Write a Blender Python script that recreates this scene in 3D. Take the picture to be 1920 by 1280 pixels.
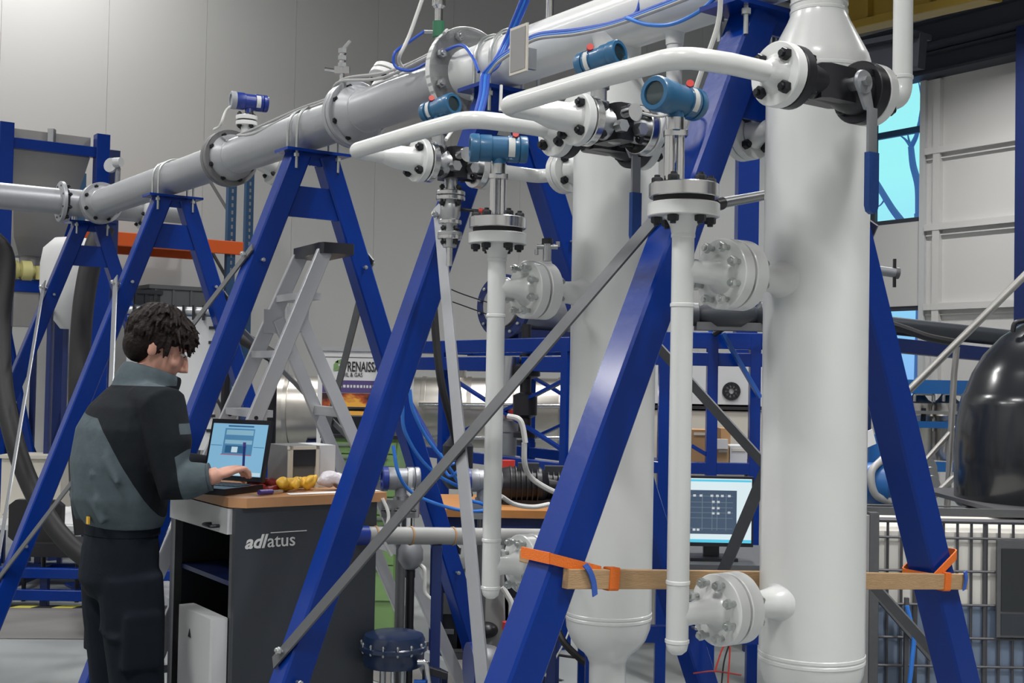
import bpy, bmesh, math, random
from mathutils import Vector, Matrix, Euler
random.seed(7)
for o in list(bpy.data.objects): bpy.data.objects.remove(o)
scn = bpy.context.scene
COL = scn.collection
V = Vector
PI = math.pi

# ------------------------------------------------------------------ camera
F = 2300.0; EYE = 1.58; ROLL = .019; PITCH = math.atan(65 / F)
cp, sp, cr, sr = math.cos(PITCH), math.sin(PITCH), math.cos(ROLL), math.sin(ROLL)
ORG = V((0, 0, EYE))
cam_d = bpy.data.cameras.new('camera'); cam = bpy.data.objects.new('camera', cam_d); COL.objects.link(cam)
cam_d.sensor_width = 36; cam_d.lens = 36 * F / 1920; cam_d.clip_start = .05; cam_d.clip_end = 300
cam.matrix_world = Matrix.Translation(ORG) @ Matrix.Rotation(PI / 2 + PITCH, 4, 'X') @ Matrix.Rotation(ROLL, 4, 'Z')
scn.camera = cam

# ------------------------------------------------------------------ world, exposure
scn.view_settings.view_transform = 'Standard'; scn.view_settings.look = 'None'
scn.view_settings.gamma = 1; scn.view_settings.use_curve_mapping = False
scn.view_settings.exposure = -0.04
w = bpy.data.worlds.new('daylight'); scn.world = w; w.use_nodes = True
nt = w.node_tree; nt.nodes.clear()
wo = nt.nodes.new('ShaderNodeOutputWorld'); bg = nt.nodes.new('ShaderNodeBackground')
tc = nt.nodes.new('ShaderNodeTexCoord'); sx = nt.nodes.new('ShaderNodeSeparateXYZ'); rp = nt.nodes.new('ShaderNodeValToRGB')
rp.color_ramp.elements[0].position = 0.0; rp.color_ramp.elements[0].color = (.26, .52, .95, 1)
rp.color_ramp.elements[1].position = 0.16; rp.color_ramp.elements[1].color = (.40, 1.0, 1.0, 1)
nt.links.new(tc.outputs['Generated'], sx.inputs[0]); nt.links.new(sx.outputs['Z'], rp.inputs[0])
nt.links.new(rp.outputs[0], bg.inputs[0]); bg.inputs[1].default_value = 1.05
nt.links.new(bg.outputs[0], wo.inputs[0])

# ------------------------------------------------------------------ pixel rays and the rig's own axes
def ray(x, y):
    dx, dy = x - 960, y - 640
    a = dx * cr + dy * sr; b = -dx * sr + dy * cr
    return V((a, F * cp + b * sp, F * sp - b * cp)) / F
def P(x, y, d):                       # point seen at (x, y) of the photograph, d metres into the hall
    r = ray(x, y); return ORG + r * (d / r.y)
def PH(x, y, z):
    r = ray(x, y); return ORG + r * ((z - EYE) / r.z)
U = V((-.57358, .81914, 0)); W = V((.81914, .57358, 0)); Z = V((0, 0, 1)); A0 = V((-.5508, 4.6954, 0))
def R(s, t, z): return A0 + U * s + W * t + Z * z     # s along the pipeline (far = +), t across it, z up
HP = 2.60                                              # pipeline axis height

# ------------------------------------------------------------------ materials
MATS = {}
def mat(name, col, rough=.5, metal=0., bump=0., bscale=40., var=.0, vscale=6., spec=.5, coat=0., emit=None, estr=1., trans=0., alpha=1.):
    m = bpy.data.materials.new(name); m.use_nodes = True; n = m.node_tree; b = n.nodes['Principled BSDF']
    b.inputs['Base Color'].default_value = (*col, 1); b.inputs['Roughness'].default_value = rough
    b.inputs['Metallic'].default_value = metal; b.inputs['Specular IOR Level'].default_value = spec
    b.inputs['Coat Weight'].default_value = coat; b.inputs['Coat Roughness'].default_value = .12
    b.inputs['Transmission Weight'].default_value = trans; b.inputs['Alpha'].default_value = alpha
    t = n.nodes.new('ShaderNodeTexCoord')
    if var > 0:
        nz = n.nodes.new('ShaderNodeTexNoise'); nz.inputs['Scale'].default_value = vscale; nz.inputs['Detail'].default_value = 4
        n.links.new(t.outputs['Object'], nz.inputs['Vector'])
        mx = n.nodes.new('ShaderNodeMix'); mx.data_type = 'RGBA'
        mx.inputs['A'].default_value = (*[c * (1 - var) for c in col], 1); mx.inputs['B'].default_value = (*[min(1, c * (1 + var)) for c in col], 1)
        n.links.new(nz.outputs['Fac'], mx.inputs['Factor']); n.links.new(mx.outputs['Result'], b.inputs['Base Color'])
    if bump > 0:
        nb = n.nodes.new('ShaderNodeTexNoise'); nb.inputs['Scale'].default_value = bscale; nb.inputs['Detail'].default_value = 3
        bp = n.nodes.new('ShaderNodeBump'); bp.inputs['Strength'].default_value = bump; bp.inputs['Distance'].default_value = .01
        n.links.new(t.outputs['Object'], nb.inputs['Vector']); n.links.new(nb.outputs['Fac'], bp.inputs['Height']); n.links.new(bp.outputs['Normal'], b.inputs['Normal'])
    if emit:
        b.inputs['Emission Color'].default_value = (*emit, 1); b.inputs['Emission Strength'].default_value = estr
    MATS[name] = m; return m
mat('white_paint', (.66, .67, .66), .28, bump=.05, bscale=25, var=.02, coat=.25)
mat('flange_grey', (.17, .17, .175), .45, .3, var=.1)
mat('silver_paint', (.36, .37, .39), .36, .25, var=.05, bump=.04, bscale=60)
mat('blue_paint', (.0, .026, .215), .27, bump=.05, bscale=30, var=.06, coat=.16, spec=.22)
mat('blue_light', (.012, .085, .36), .4, var=.06)
mat('blue_dark', (.006, .018, .10), .42, var=.08)
mat('chrome', (.62, .62, .62), .2, 1., bump=.02, bscale=80)
mat('steel', (.45, .46, .47), .36, 1., var=.08, bump=.03)
mat('stainless', (.60, .57, .52), .33, 1., var=.06, bump=.05, bscale=12)
mat('galv', (.13, .133, .14), .45, .55, var=.12, vscale=30)
mat('galv_light', (.28, .29, .31), .42, .5, var=.08, vscale=20)
mat('black_steel', (.012, .012, .016), .38, .2, var=.2, vscale=30)
mat('black_bolt', (.02, .021, .024), .42, .5, var=.3, vscale=60)
mat('zinc', (.50, .52, .51), .32, .85, var=.06)
mat('gasket', (.02, .02, .02), .8)
mat('teal_blue', (.018, .105, .22), .38, var=.05, coat=.2)
mat('inst_blue', (.01, .03, .22), .35)
mat('grey_cap', (.30, .32, .35), .4)
mat('glass_dark', (.02, .035, .04), .08, coat=.4)
mat('label', (.55, .56, .55), .5)
mat('red', (.55, .04, .03), .4)
mat('rubber', (.010, .010, .012), .55, bump=.1, bscale=40)
mat('handle_blue', (.006, .05, .23), .5, bump=.15, bscale=80)
mat('cable_blue', (.02, .08, .46), .35)
mat('cable_light', (.03, .18, .62), .35)
mat('cable_grey', (.36, .36, .36), .4)
mat('cable_white', (.62, .62, .60), .45)
mat('orange_strap', (.75, .16, .015), .6, bump=.3, bscale=300)
mat('blue_strap', (.03, .10, .42), .6, bump=.3, bscale=300)
mat('alu', (.52, .53, .55), .36, .6, var=.05, bump=.03)
mat('orange', (.75, .11, .01), .45, var=.05)
mat('rack_blue', (.02, .07, .16), .45, var=.08)
mat('grey_plastic', (.13, .135, .14), .5)
mat('black_plastic', (.010, .011, .016), .35, var=.1)
mat('dark_grey', (.030, .035, .044), .42, bump=.05, bscale=200, var=.05)
mat('white_panel', (.56, .57, .58), .35, var=.02)
mat('beech', (.43, .22, .10), .4, var=.1, vscale=20)
mat('green', (.20, .34, .13), .45, var=.04)
mat('cream', (.55, .52, .45), .5, var=.04)
mat('cardboard', (.36, .21, .10), .75, var=.08)
mat('purple', (.09, .06, .20), .6)
mat('paper', (.70, .70, .70), .7)
mat('ink', (.015, .015, .018), .6)
mat('yellow', (.62, .36, .03), .5, var=.1)
mat('yellow_soft', (.52, .48, .20), .5, var=.1)
mat('tank_black', (.012, .014, .017), .22, coat=.3, bump=.06, bscale=3)
mat('ibc', (.70, .68, .63), .45, var=.06, vscale=3)
mat('ibc_low', (.16, .21, .30), .4, var=.08, vscale=3)
mat('mesh_steel', (.10, .10, .11), .5, .5)
mat('tree', (.10, .16, .38), .8)  # bare wood tinted blue: the veiling glare of the window is in this colour
mat('skin', (.52, .27, .20), .55, var=.08, vscale=30)
mat('hair', (.010, .006, .005), .55, bump=.4, bscale=120, var=.4, vscale=60, spec=.15)
def mat_jacket():
    m = mat('jacket_two_tone', (.04, .04, .05), .88, bump=.25, bscale=30, spec=.2); n = m.node_tree; b = n.nodes['Principled BSDF']
    at = n.nodes.new('ShaderNodeAttribute'); at.attribute_name = 'zone'; gt = n.nodes.new('ShaderNodeMath'); gt.operation = 'GREATER_THAN'; gt.inputs[1].default_value = 0
    nz = n.nodes.new('ShaderNodeTexNoise'); nz.inputs['Scale'].default_value = 12; nz.inputs['Detail'].default_value = 4
    mx = n.nodes.new('ShaderNodeMix'); mx.data_type = 'RGBA'; mx.inputs['A'].default_value = (.008, .011, .015, 1); mx.inputs['B'].default_value = (.085, .112, .128, 1)
    vr = n.nodes.new('ShaderNodeMix'); vr.data_type = 'RGBA'; vr.blend_type = 'MULTIPLY'; vr.inputs['Factor'].default_value = .45
    n.links.new(at.outputs['Fac'], gt.inputs[0]); n.links.new(gt.outputs[0], mx.inputs['Factor']); n.links.new(mx.outputs['Result'], vr.inputs['A']); n.links.new(nz.outputs['Fac'], vr.inputs['B']); n.links.new(vr.outputs['Result'], b.inputs['Base Color'])
mat_jacket()
mat('jacket_grey', (.06, .08, .092), .88, bump=.25, bscale=30, var=.12, vscale=14, spec=.2)
mat('trousers', (.006, .009, .014), .9, spec=.15, bump=.25, bscale=26, var=.2, vscale=12)
mat('tape_yellow', (.60, .55, .10), .5)
mat('bag', (.55, .52, .56), .25, bump=.6, bscale=60, var=.1)
mat('red_dark', (.22, .02, .02), .45)
mat('violet', (.08, .05, .28), .35)
mat('pvc_grey', (.27, .27, .265), .5, var=.1, vscale=15)
mat('fabric_white', (.60, .60, .60), .8, var=.03)

# wall / floor materials
def mat_floor():
    m = mat('floor', (.215, .23, .23), .42, var=.06, vscale=1.2, bump=.03, bscale=4); return m
mat_floor()
mat('plinth', (.13, .125, .12), .7, var=.12, vscale=3, bump=.1, bscale=10)
mat('wall_grey', (.52, .518, .508), .55, var=.015, vscale=.5)
mat('wall_white', (.62, .61, .60), .55, var=.02, vscale=.6)
mat('ceiling', (.10, .10, .105), .8)
mat('dark_beam', (.035, .04, .055), .6, var=.1)
mat('crane_yellow', (.36, .24, .03), .55, var=.12)
mat('lamp', (.9, .9, .9), .5, emit=(1., .985, .95), estr=2.5)
# ------------------------------------------------------------------ mesh helpers
def basis(d):
    d = d.normalized(); a = V((0, 0, 1)) if abs(d.z) < .95 else V((1, 0, 0))
    x = a.cross(d).normalized(); y = d.cross(x).normalized()
    return x, y, d
class MB:
    def __init__(s): s.v = []; s.f = []; s.mi = []; s.m = 0
    def add(s, vs, fs):
        n = len(s.v); s.v += [V(p) for p in vs]; s.f += [tuple(i + n for i in f) for f in fs]; s.mi += [s.m] * len(fs); return s
    def box(s, c, ex, ey, ez, bev=0):            # centre + three half-extent vectors
        c = V(c); ex, ey, ez = V(ex), V(ey), V(ez)
        if bev:
            return s.prism([c + ex * a + ey * b - ez for a, b in ((-1, -1 + bev), (-1 + bev, -1), (1 - bev, -1), (1, -1 + bev), (1, 1 - bev), (1 - bev, 1), (-1 + bev, 1), (-1, 1 - bev))], ez * 2)
        vs = [c + ex * a + ey * b + ez * d for d in (-1, 1) for b in (-1, 1) for a in (-1, 1)]
        return s.add(vs, [(0, 2, 3, 1), (4, 5, 7, 6), (0, 1, 5, 4), (2, 6, 7, 3), (0, 4, 6, 2), (1, 3, 7, 5)])
    def abox(s, x0, x1, y0, y1, z0, z1):
        return s.box(((x0 + x1) / 2, (y0 + y1) / 2, (z0 + z1) / 2), ((x1 - x0) / 2, 0, 0), (0, (y1 - y0) / 2, 0), (0, 0, (z1 - z0) / 2))
    def beam(s, a, b, wx, wy, side=None, bev=.12):          # bar of rectangular section wx (along side) by wy
        a, b = V(a), V(b); d = (b - a)
        if side is None: x, y, _ = basis(d)
        else:
            dn = d.normalized(); x = V(side); x = (x - dn * x.dot(dn)).normalized(); y = dn.cross(x)
        return s.box((a + b) / 2, x * wx / 2, y * wy / 2, d / 2, bev)
    def prism(s, poly, ext):
        n = len(poly); poly = [V(p) for p in poly]; ext = V(ext)
        return s.add(poly + [p + ext for p in poly], [tuple(range(n))[::-1], tuple(range(n, 2 * n))] + [(i, (i + 1) % n, (i + 1) % n + n, i + n) for i in range(n)])
    def lathe(s, o, axis, prof, n=28, cap=True):             # prof: list of (distance along axis, radius)
        x, y, d = basis(V(axis)); o = V(o); vs = []; fs = []
        for h, r in prof:
            for k in range(n):
                a = 2 * PI * k / n; vs.append(o + d * h + (x * math.cos(a) + y * math.sin(a)) * max(r, 1e-5))
        for i in range(len(prof) - 1):
            for k in range(n):
                k2 = (k + 1) % n; fs.append((i * n + k, i * n + k2, (i + 1) * n + k2, (i + 1) * n + k))
        if cap:
            fs.append(tuple(range(n))[::-1]); fs.append(tuple(range((len(prof) - 1) * n, len(prof) * n)))
        return s.add(vs, fs)
    def cyl(s, a, b, r, r2=None, n=20):
        a, b = V(a), V(b); L = (b - a).length
        return s.lathe(a, b - a, [(0, r), (L, r if r2 is None else r2)], n)
    def disc(s, c, axis, r, th, n=32, bev=.002):             # chamfered disc, centred on c
        return s.lathe(V(c) - V(axis).normalized() * th / 2, axis, [(0, r - bev), (bev, r), (th - bev, r), (th, r - bev)], n)
    def tube(s, pts, r, n=10, rad=None):
        pts = [V(p) for p in pts]; m = len(pts); vs = []; fs = []
        d0 = (pts[1] - pts[0]).normalized(); x, y, _ = basis(d0)
        for i, p in enumerate(pts):
            if i == 0: d = pts[1] - p
            elif i == m - 1: d = p - pts[i - 1]
            else: d = (pts[i + 1] - p).normalized() + (p - pts[i - 1]).normalized()
            d.normalize(); x = (x - d * x.dot(d)).normalized(); y = d.cross(x)
            rr = rad[i] if rad else r
            for k in range(n):
                a = 2 * PI * k / n; vs.append(p + (x * math.cos(a) + y * math.sin(a)) * rr)
        for i in range(m - 1):
            for k in range(n):
                k2 = (k + 1) % n; fs.append((i * n + k, i * n + k2, (i + 1) * n + k2, (i + 1) * n + k))
        fs.append(tuple(range(n))[::-1]); fs.append(tuple(range((m - 1) * n, m * n)))
        return s.add(vs, fs)
    def ball(s, c, rx, ry=None, rz=None, rot=None, n=20, m=12):
        ry = rx if ry is None else ry; rz = rx if rz is None else rz; c = V(c); vs = []; fs = []
        M = rot if rot else Matrix.Identity(3)
        for i in range(1, m):
            t = PI * i / m
            for k in range(n):
                a = 2 * PI * k / n; vs.append(c + M @ V((rx * math.sin(t) * math.cos(a), ry * math.sin(t) * math.sin(a), rz * math.cos(t))))
        for i in range(m - 2):
            for k in range(n):
                k2 = (k + 1) % n; fs.append((i * n + k, (i + 1) * n + k, (i + 1) * n + k2, i * n + k2))
        vs += [c + M @ V((0, 0, rz)), c + M @ V((0, 0, -rz))]; t, b = len(vs) - 2, len(vs) - 1
        for k in range(n):
            k2 = (k + 1) % n; fs.append((t, k, k2)); fs.append((b, (m - 2) * n + k2, (m - 2) * n + k))
        return s.add(vs, fs)
    def loft(s, rings):                                      # rings: equal-length point lists, closed
        n = len(rings[0]); vs = [p for r in rings for p in r]; fs = []
        for i in range(len(rings) - 1):
            for k in range(n):
                k2 = (k + 1) % n; fs.append((i * n + k, i * n + k2, (i + 1) * n + k2, (i + 1) * n + k))
        fs.append(tuple(range(n))[::-1]); fs.append(tuple(range((len(rings) - 1) * n, len(rings) * n)))
        return s.add(vs, fs)
    def mesh(s, name, mats, off=V((0, 0, 0)), smooth=True):
        me = bpy.data.meshes.new(name); me.from_pydata([tuple(p - off) for p in s.v], [], s.f)
        bm = bmesh.new(); bm.from_mesh(me); bmesh.ops.recalc_face_normals(bm, faces=bm.faces); bm.to_mesh(me); bm.free()
        for m in (mats if isinstance(mats, (list, tuple)) else [mats]): me.materials.append(MATS[m])
        if len(s.mi) == len(me.polygons): me.polygons.foreach_set('material_index', s.mi)
        if smooth:
            me.polygons.foreach_set('use_smooth', [True] * len(me.polygons)); me.set_sharp_from_angle(angle=math.radians(38))
        return me
    def build(s, name, mats, parent=None, smooth=True):
        off = wloc(parent); me = s.mesh(name, mats, off, smooth)
        o = bpy.data.objects.new(name, me); COL.objects.link(o)
        if parent: o.parent = parent
        return o
WL = {}
def wloc(o):
    if o is None: return V((0, 0, 0))
    l = o.location.copy()
    while o.parent: o = o.parent; l += o.location
    return l
def tag(o, label, cat, group=None):
    o['label'] = label; o['category'] = cat
    if group: o['group'] = group
    return o
def thing(name, label, cat, loc=(0, 0, 0), group=None):
    o = bpy.data.objects.new(name, None); COL.objects.link(o); o.location = V(loc); o.empty_display_size = .05
    return tag(o, label, cat, group)
def single(name, mb, mats, label, cat, group=None, smooth=True):  # a thing that is one mesh, its origin at its base
    zmin = min(p.z for p in mb.v); cx = sum(p.x for p in mb.v) / len(mb.v); cy = sum(p.y for p in mb.v) / len(mb.v)
    off = V((cx, cy, zmin)); me = mb.mesh(name, mats, off, smooth)
    o = bpy.data.objects.new(name, me); COL.objects.link(o); o.location = off
    return tag(o, label, cat, group)
def struct(name, mb, mats, parent=None, smooth=False):
    o = mb.build(name, mats, parent, smooth)
    if parent is None: o['kind'] = 'structure'
    return o
def inst(name, me, parent, pos, rot=None):                      # a small part that shares its mesh
    o = bpy.data.objects.new(name, me); COL.objects.link(o); o.parent = parent
    M = Matrix.Translation(V(pos) - wloc(parent))
    if rot is not None: M = M @ rot.to_4x4()
    o.matrix_basis = M
    return o
def rotz_to(d):
    x, y, z = basis(V(d)); return Matrix((x, y, z)).transposed()
BOLTM = {}
def bolt_mesh(r, L, m):
    k = (round(r, 4), round(L, 4), m)
    if k not in BOLTM:
        b = MB(); h = r * 1.0
        b.lathe((0, 0, L / 2), (0, 0, 1), [(0, r), (h * .8, r), (h, r * .86)], 6); b.lathe((0, 0, L / 2 + h), (0, 0, 1), [(0, r * .55), (r * .45, r * .5)], 8)
        b.lathe((0, 0, -L / 2), (0, 0, -1), [(0, r), (h * .8, r), (h, r * .86)], 6); b.lathe((0, 0, -L / 2 - h), (0, 0, -1), [(0, r * .55), (r * .45, r * .5)], 8)
        b.lathe((0, 0, -L / 2), (0, 0, 1), [(0, r * .55), (L, r * .55)], 8)
        BOLTM[k] = b.mesh('bolt', m)
    return BOLTM[k]
def bolts(parent, c, axis, rad, n, r, L, m='black_bolt', ph=.5):
    x, y, d = basis(V(axis)); Rm = rotz_to(axis); me = bolt_mesh(r, L, m)
    for k in range(n):
        a = 2 * PI * (k + ph) / n
        inst('bolt', me, parent, V(c) + (x * math.cos(a) + y * math.sin(a)) * rad, Rm)
def arc(pts, rad, n=6):                                        # round the corners of a polyline
    pts = [V(p) for p in pts]; out = [pts[0]]
    for i in range(1, len(pts) - 1):
        a, b, c = pts[i - 1], pts[i], pts[i + 1]; r = rad if not isinstance(rad, (list, tuple)) else rad[i - 1]
        d1 = (a - b); d2 = (c - b); r = min(r, d1.length * .49, d2.length * .49)
        p, q = b + d1.normalized() * r, b + d2.normalized() * r
        for k in range(n + 1):
            t = k / n; out.append(p * (1 - t) ** 2 + b * 2 * t * (1 - t) + q * t * t)
    return out + [pts[-1]]
def smooth_path(pts, n=8):                                      # Catmull-Rom
    pts = [V(p) for p in pts]; q = [pts[0] * 2 - pts[1]] + pts + [pts[-1] * 2 - pts[-2]]; out = []
    for i in range(1, len(q) - 2):
        a, b, c, d = q[i - 1:i + 3]
        for k in range(n):
            t = k / n; out.append(.5 * ((2 * b) + (c - a) * t + (2 * a - 5 * b + 4 * c - d) * t * t + (3 * b - a - 3 * c + d) * t ** 3))
    return out + [pts[-1]]
def cable(name, pts, r, m, label, cat='cable', group=None, n=8, sub=8):
    return single(name, MB().tube(smooth_path(pts, sub), r, n), m, label, cat, group)
def ploop(spec):                                               # [(px, py, depth), ...] -> points
    return [P(*q) for q in spec]
def text_mesh(s, size, ext=.002, font=None, bold=0.0, shear=0.0, align='LEFT'):
    cu = bpy.data.curves.new('lettering', 'FONT'); cu.body = s; cu.size = size; cu.extrude = ext; cu.offset = bold; cu.shear = shear; cu.align_x = align; cu.resolution_u = 3
    o = bpy.data.objects.new('lettering', cu); COL.objects.link(o)
    me = bpy.data.meshes.new_from_object(o.evaluated_get(bpy.context.evaluated_depsgraph_get()))
    bpy.data.objects.remove(o); bpy.data.curves.remove(cu); return me
def lettering(s, size, o, ex, ey, m, parent, xs=1., **kw):            # text on a plane: origin o, reading along ex, up ey
    me = text_mesh(s, size, **kw); me.transform(Matrix.Diagonal((xs, 1, 1, 1))); me.materials.clear(); me.materials.append(MATS[m])
    ez = V(ex).cross(V(ey)).normalized()
    M = Matrix((V(ex).normalized(), V(ey).normalized(), ez)).transposed().to_4x4(); me.transform(M)
    ob = bpy.data.objects.new('lettering', me); COL.objects.link(ob); ob.parent = parent; ob.location = V(o) - wloc(parent); return ob
def remeshed(mb, voxel, smooth_it=6, fac=.5):
    me = mb.mesh('tmp', 'skin'); o = bpy.data.objects.new('tmp', me); COL.objects.link(o)
    r = o.modifiers.new('r', 'REMESH'); r.mode = 'VOXEL'; r.voxel_size = voxel
    sm = o.modifiers.new('s', 'SMOOTH'); sm.iterations = smooth_it; sm.factor = fac
    out = bpy.data.meshes.new_from_object(o.evaluated_get(bpy.context.evaluated_depsgraph_get()))
    bpy.data.objects.remove(o); bpy.data.meshes.remove(me)
    out.polygons.foreach_set('use_smooth', [True] * len(out.polygons)); return out
def mesh_obj(name, me, mats, parent, fn=None):
    me.materials.clear()
    for m in mats: me.materials.append(MATS[m])
    if fn: me.polygons.foreach_set('material_index', [fn(p.center) for p in me.polygons])
    off = wloc(parent); me.transform(Matrix.Translation(-off)); me.name = name
    o = bpy.data.objects.new(name, me); COL.objects.link(o); o.parent = parent; return o
# ------------------------------------------------------------------ the hall
SB, TR, SF, TL, HC = 9.2, 13.8, -9.0, -7.0, 7.6       # back wall s, right wall t, front s, left t, ceiling height
def quadbox(mb, s0, s1, t0, t1, z0, z1):
    return mb.box(R((s0 + s1) / 2, (t0 + t1) / 2, (z0 + z1) / 2), U * (s1 - s0) / 2, W * (t1 - t0) / 2, Z * (z1 - z0) / 2)
struct('floor', quadbox(MB(), SF - .2, SB + .2, TL - .2, TR + .2, -.2, 0), 'floor')
struct('ceiling', quadbox(MB(), SF - .2, SB + .2, TL - .2, TR + .2, HC, HC + .2), 'ceiling')
wb = struct('wall_back', quadbox(MB(), SB + .03, SB + .25, TL - .2, TR + .2, 0, HC), 'wall_grey')
# sheet panels of the back wall: each its own piece with a narrow joint
pw = 1.10; pan = None; k = 0
t = -1.6
pm = MB(); quadbox(pm, SB, SB + .03, 0, pw - .003, .0, HC - .05)
pm_mesh = pm.mesh('wall_panel', 'wall_grey', R(SB, 0, 0), False)
while t < TR - pw:
    inst('wall_panel', pm_mesh, wb, R(SB, t, 0)); t += pw
struct('wall_left', quadbox(MB(), SF, SB, TL - .2, TL, 0, HC), 'wall_grey')
struct('wall_front', quadbox(MB(), SF - .2, SF, TL - .2, TR + .2, 0, HC), 'wall_white')
# right wall (parallel to the pipeline) with two stacked window openings
def onwall(x, y, t=TR):
    r = ray(x, y); k = (R(0, t, 0) - ORG).dot(W) / r.dot(W); p = ORG + r * k
    q = p - A0; return q.dot(U), p.z
s_l = onwall(1560, 250)[0]; s_r = onwall(1729, 250)[0]
z_top = onwall(1700, 98)[1]; z_m = onwall(1690, 418)[1]; z_m2 = onwall(1690, 574)[1]; z_bot = onwall(1690, 760)[1]
wr = MB()
quadbox(wr, SF, s_r, TR, TR + .2, 0, HC); quadbox(wr, s_l, SB, TR, TR + .2, 0, HC)
quadbox(wr, s_r, s_l, TR, TR + .2, z_top, HC); quadbox(wr, s_r, s_l, TR, TR + .2, z_m2, z_m); quadbox(wr, s_r, s_l, TR, TR + .2, 0, z_bot)
wro = struct('wall_right', wr, 'wall_white')
# horizontal girts and cladding sheets on the right wall
for (y0, th) in ((286, .10), (428, .10), (576, .10)):
    z = onwall(1740, y0)[1]; g = MB(); quadbox(g, -2, s_r - .12, TR - .10, TR, z - th / 2, z + th / 2); quadbox(g, -2, s_r - .12, TR - .05, TR, z - .13, z - .11)
    g.build('girt', 'wall_white', wro, False)
g = MB(); quadbox(g, s_r - .10, s_r, TR - .06, TR, 0, HC); g.build('window_jamb', 'white_panel', wro, False)
sc = onwall(1762, 300)[0]; g = MB(); quadbox(g, sc - .06, sc + .06, TR - .09, TR, 0, onwall(1762, 150)[1]); g.build('wall_post', 'wall_white', wro, False)
def window(name, z0, z1, bars):
    root = bpy.data.objects.new(name, None); COL.objects.link(root); root.location = R(s_r, TR, z0); root['kind'] = 'structure'
    fr = MB()
    for a, b in ((z0, z0 + .07), (z1 - .07, z1)): quadbox(fr, s_r, s_l, TR + .02, TR + .09, a, b)
    for a, b in ((s_r, s_r + .05), (s_l - .06, s_l)): quadbox(fr, a, b, TR + .02, TR + .09, z0, z1)
    sm_ = onwall(1637, 300)[0]; quadbox(fr, sm_ - .03, sm_ + .06, TR + .02, TR + .09, z0, z1)
    fr.build('window_frame', 'dark_beam', root, False)
    zz = [z0] + bars + [z1]
    for b in bars:
        g = MB(); quadbox(g, s_r, s_l, TR + .02, TR + .09, b - .05, b + .05); g.build('glazing_bar', 'rack_blue', root, False)
    for a, b in zip(zz, zz[1:]):
        g = MB(); quadbox(g, s_r + .04, s_l - .05, TR + .05, TR + .056, a + .05, b - .05); g.build('pane', 'pane', root, False)
mp = bpy.data.materials.new('pane'); mp.use_nodes = True; n_ = mp.node_tree; n_.nodes.clear()
o_ = n_.nodes.new('ShaderNodeOutputMaterial'); a_ = n_.nodes.new('ShaderNodeBsdfTransparent'); g_ = n_.nodes.new('ShaderNodeBsdfGlossy'); x_ = n_.nodes.new('ShaderNodeMixShader')
a_.inputs[0].default_value = (.95, .98, 1, 1); g_.inputs[1].default_value = .02; x_.inputs[0].default_value = .05
n_.links.new(a_.outputs[0], x_.inputs[1]); n_.links.new(g_.outputs[0], x_.inputs[2]); n_.links.new(x_.outputs[0], o_.inputs[0]); MATS['pane'] = mp
window('window_1', z_m, z_top, [onwall(1690, 247)[1]])
window('window_2', z_bot, z_m2, [])
# roof beams along the right wall
for i, (y0, y1, dep, m) in enumerate(((62, 100, .5, 'dark_beam'), (112, 142, .25, 'dark_beam'))):
    za, zb = onwall(1760, y1)[1], onwall(1760, y0)[1]
    g = MB(); quadbox(g, -2, SB, TR - dep, TR, za, zb); quadbox(g, -2, SB, TR - dep - .12, TR, za - .04, za); quadbox(g, -2, SB, TR - dep - .12, TR, zb, zb + .04)
    struct('trim_%d' % (i + 1), g, m)
g = MB(); za = onwall(1760, 108)[1]; quadbox(g, -2, SB, TR - .3, TR, za - .03, za + .06); struct('trim_3', g, 'galv_light')
sb_ = onwall(1903, 300, TR - .5)[0]; g = MB(); quadbox(g, sb_ - .35, sb_, TR - .5, TR - .1, 0, onwall(1915, 55)[1]); struct('trim_4', g, 'blue_dark')
# yellow overhead crane girder
def crane():
    t = thing('crane_girder', 'yellow overhead crane girder under the roof in the top right corner', 'crane', P(1700, 30, 12))
    a, b = P(1560, 62, 14.5), P(1860, -8, 12.0); b.z = b.z
    d = (b - a).normalized()
    MB().beam(a, b, .10, .26, Z).build('bottom_flange', 'crane_yellow', t, False)
    MB().beam(a + Z * .22, b + Z * .22, .32, .05, Z).build('web', 'crane_yellow', t, False)
    for k in range(5):
        p = a.lerp(b, .1 + k * .2); MB().box(p + Z * .22, d * .02, d.cross(Z) * .1, Z * .15).build('stiffener', 'crane_yellow', t, False)
crane()
g = MB(); g.beam(P(1580, 118, 13), P(1730, 96, 12.2), .35, .12, Z); g.beam(P(1580, 95, 13), P(1730, 66, 12.2), .06, .3, Z)
single('crane_runway_beam', g, 'dark_beam', 'dark steel runway beam under the yellow crane girder', 'beam', smooth=False)
# darker painted strip on the floor with black and yellow tape along its far edge
ed = [PH(-260, 1139, .002), PH(330, 1141, .002), PH(811, 1213, .002), PH(880, 1231, .002), PH(1022, 1277, .002), PH(1200, 1345, .002)]
nr_ = [PH(-260, 1195, .002), PH(300, 1199, .002), PH(700, 1275, .002), PH(860, 1330, .002), PH(960, 1380, .002), PH(1100, 1440, .002)]
g = MB()
for i in range(5): g.prism([nr_[i], nr_[i + 1], ed[i + 1], ed[i]], Z * .002)
plo = struct('floor_strip', g, 'plinth')
for a, b in zip(ed[:4], ed[1:5]):
    L = (b - a).length; n = max(2, int(L / .13)); d = (b - a) / n; nn = Z.cross(d).normalized()
    if nn.y < 0: nn = -nn
    for k in range(n):
        p = a + d * k + Z * .0025; sl = d * .35
        MB().prism([p, p + d, p + d + sl + nn * .09, p + sl + nn * .09], Z * .002).build('tape_stripe', 'tape_yellow' if k % 2 else 'ink', plo, False)

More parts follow.
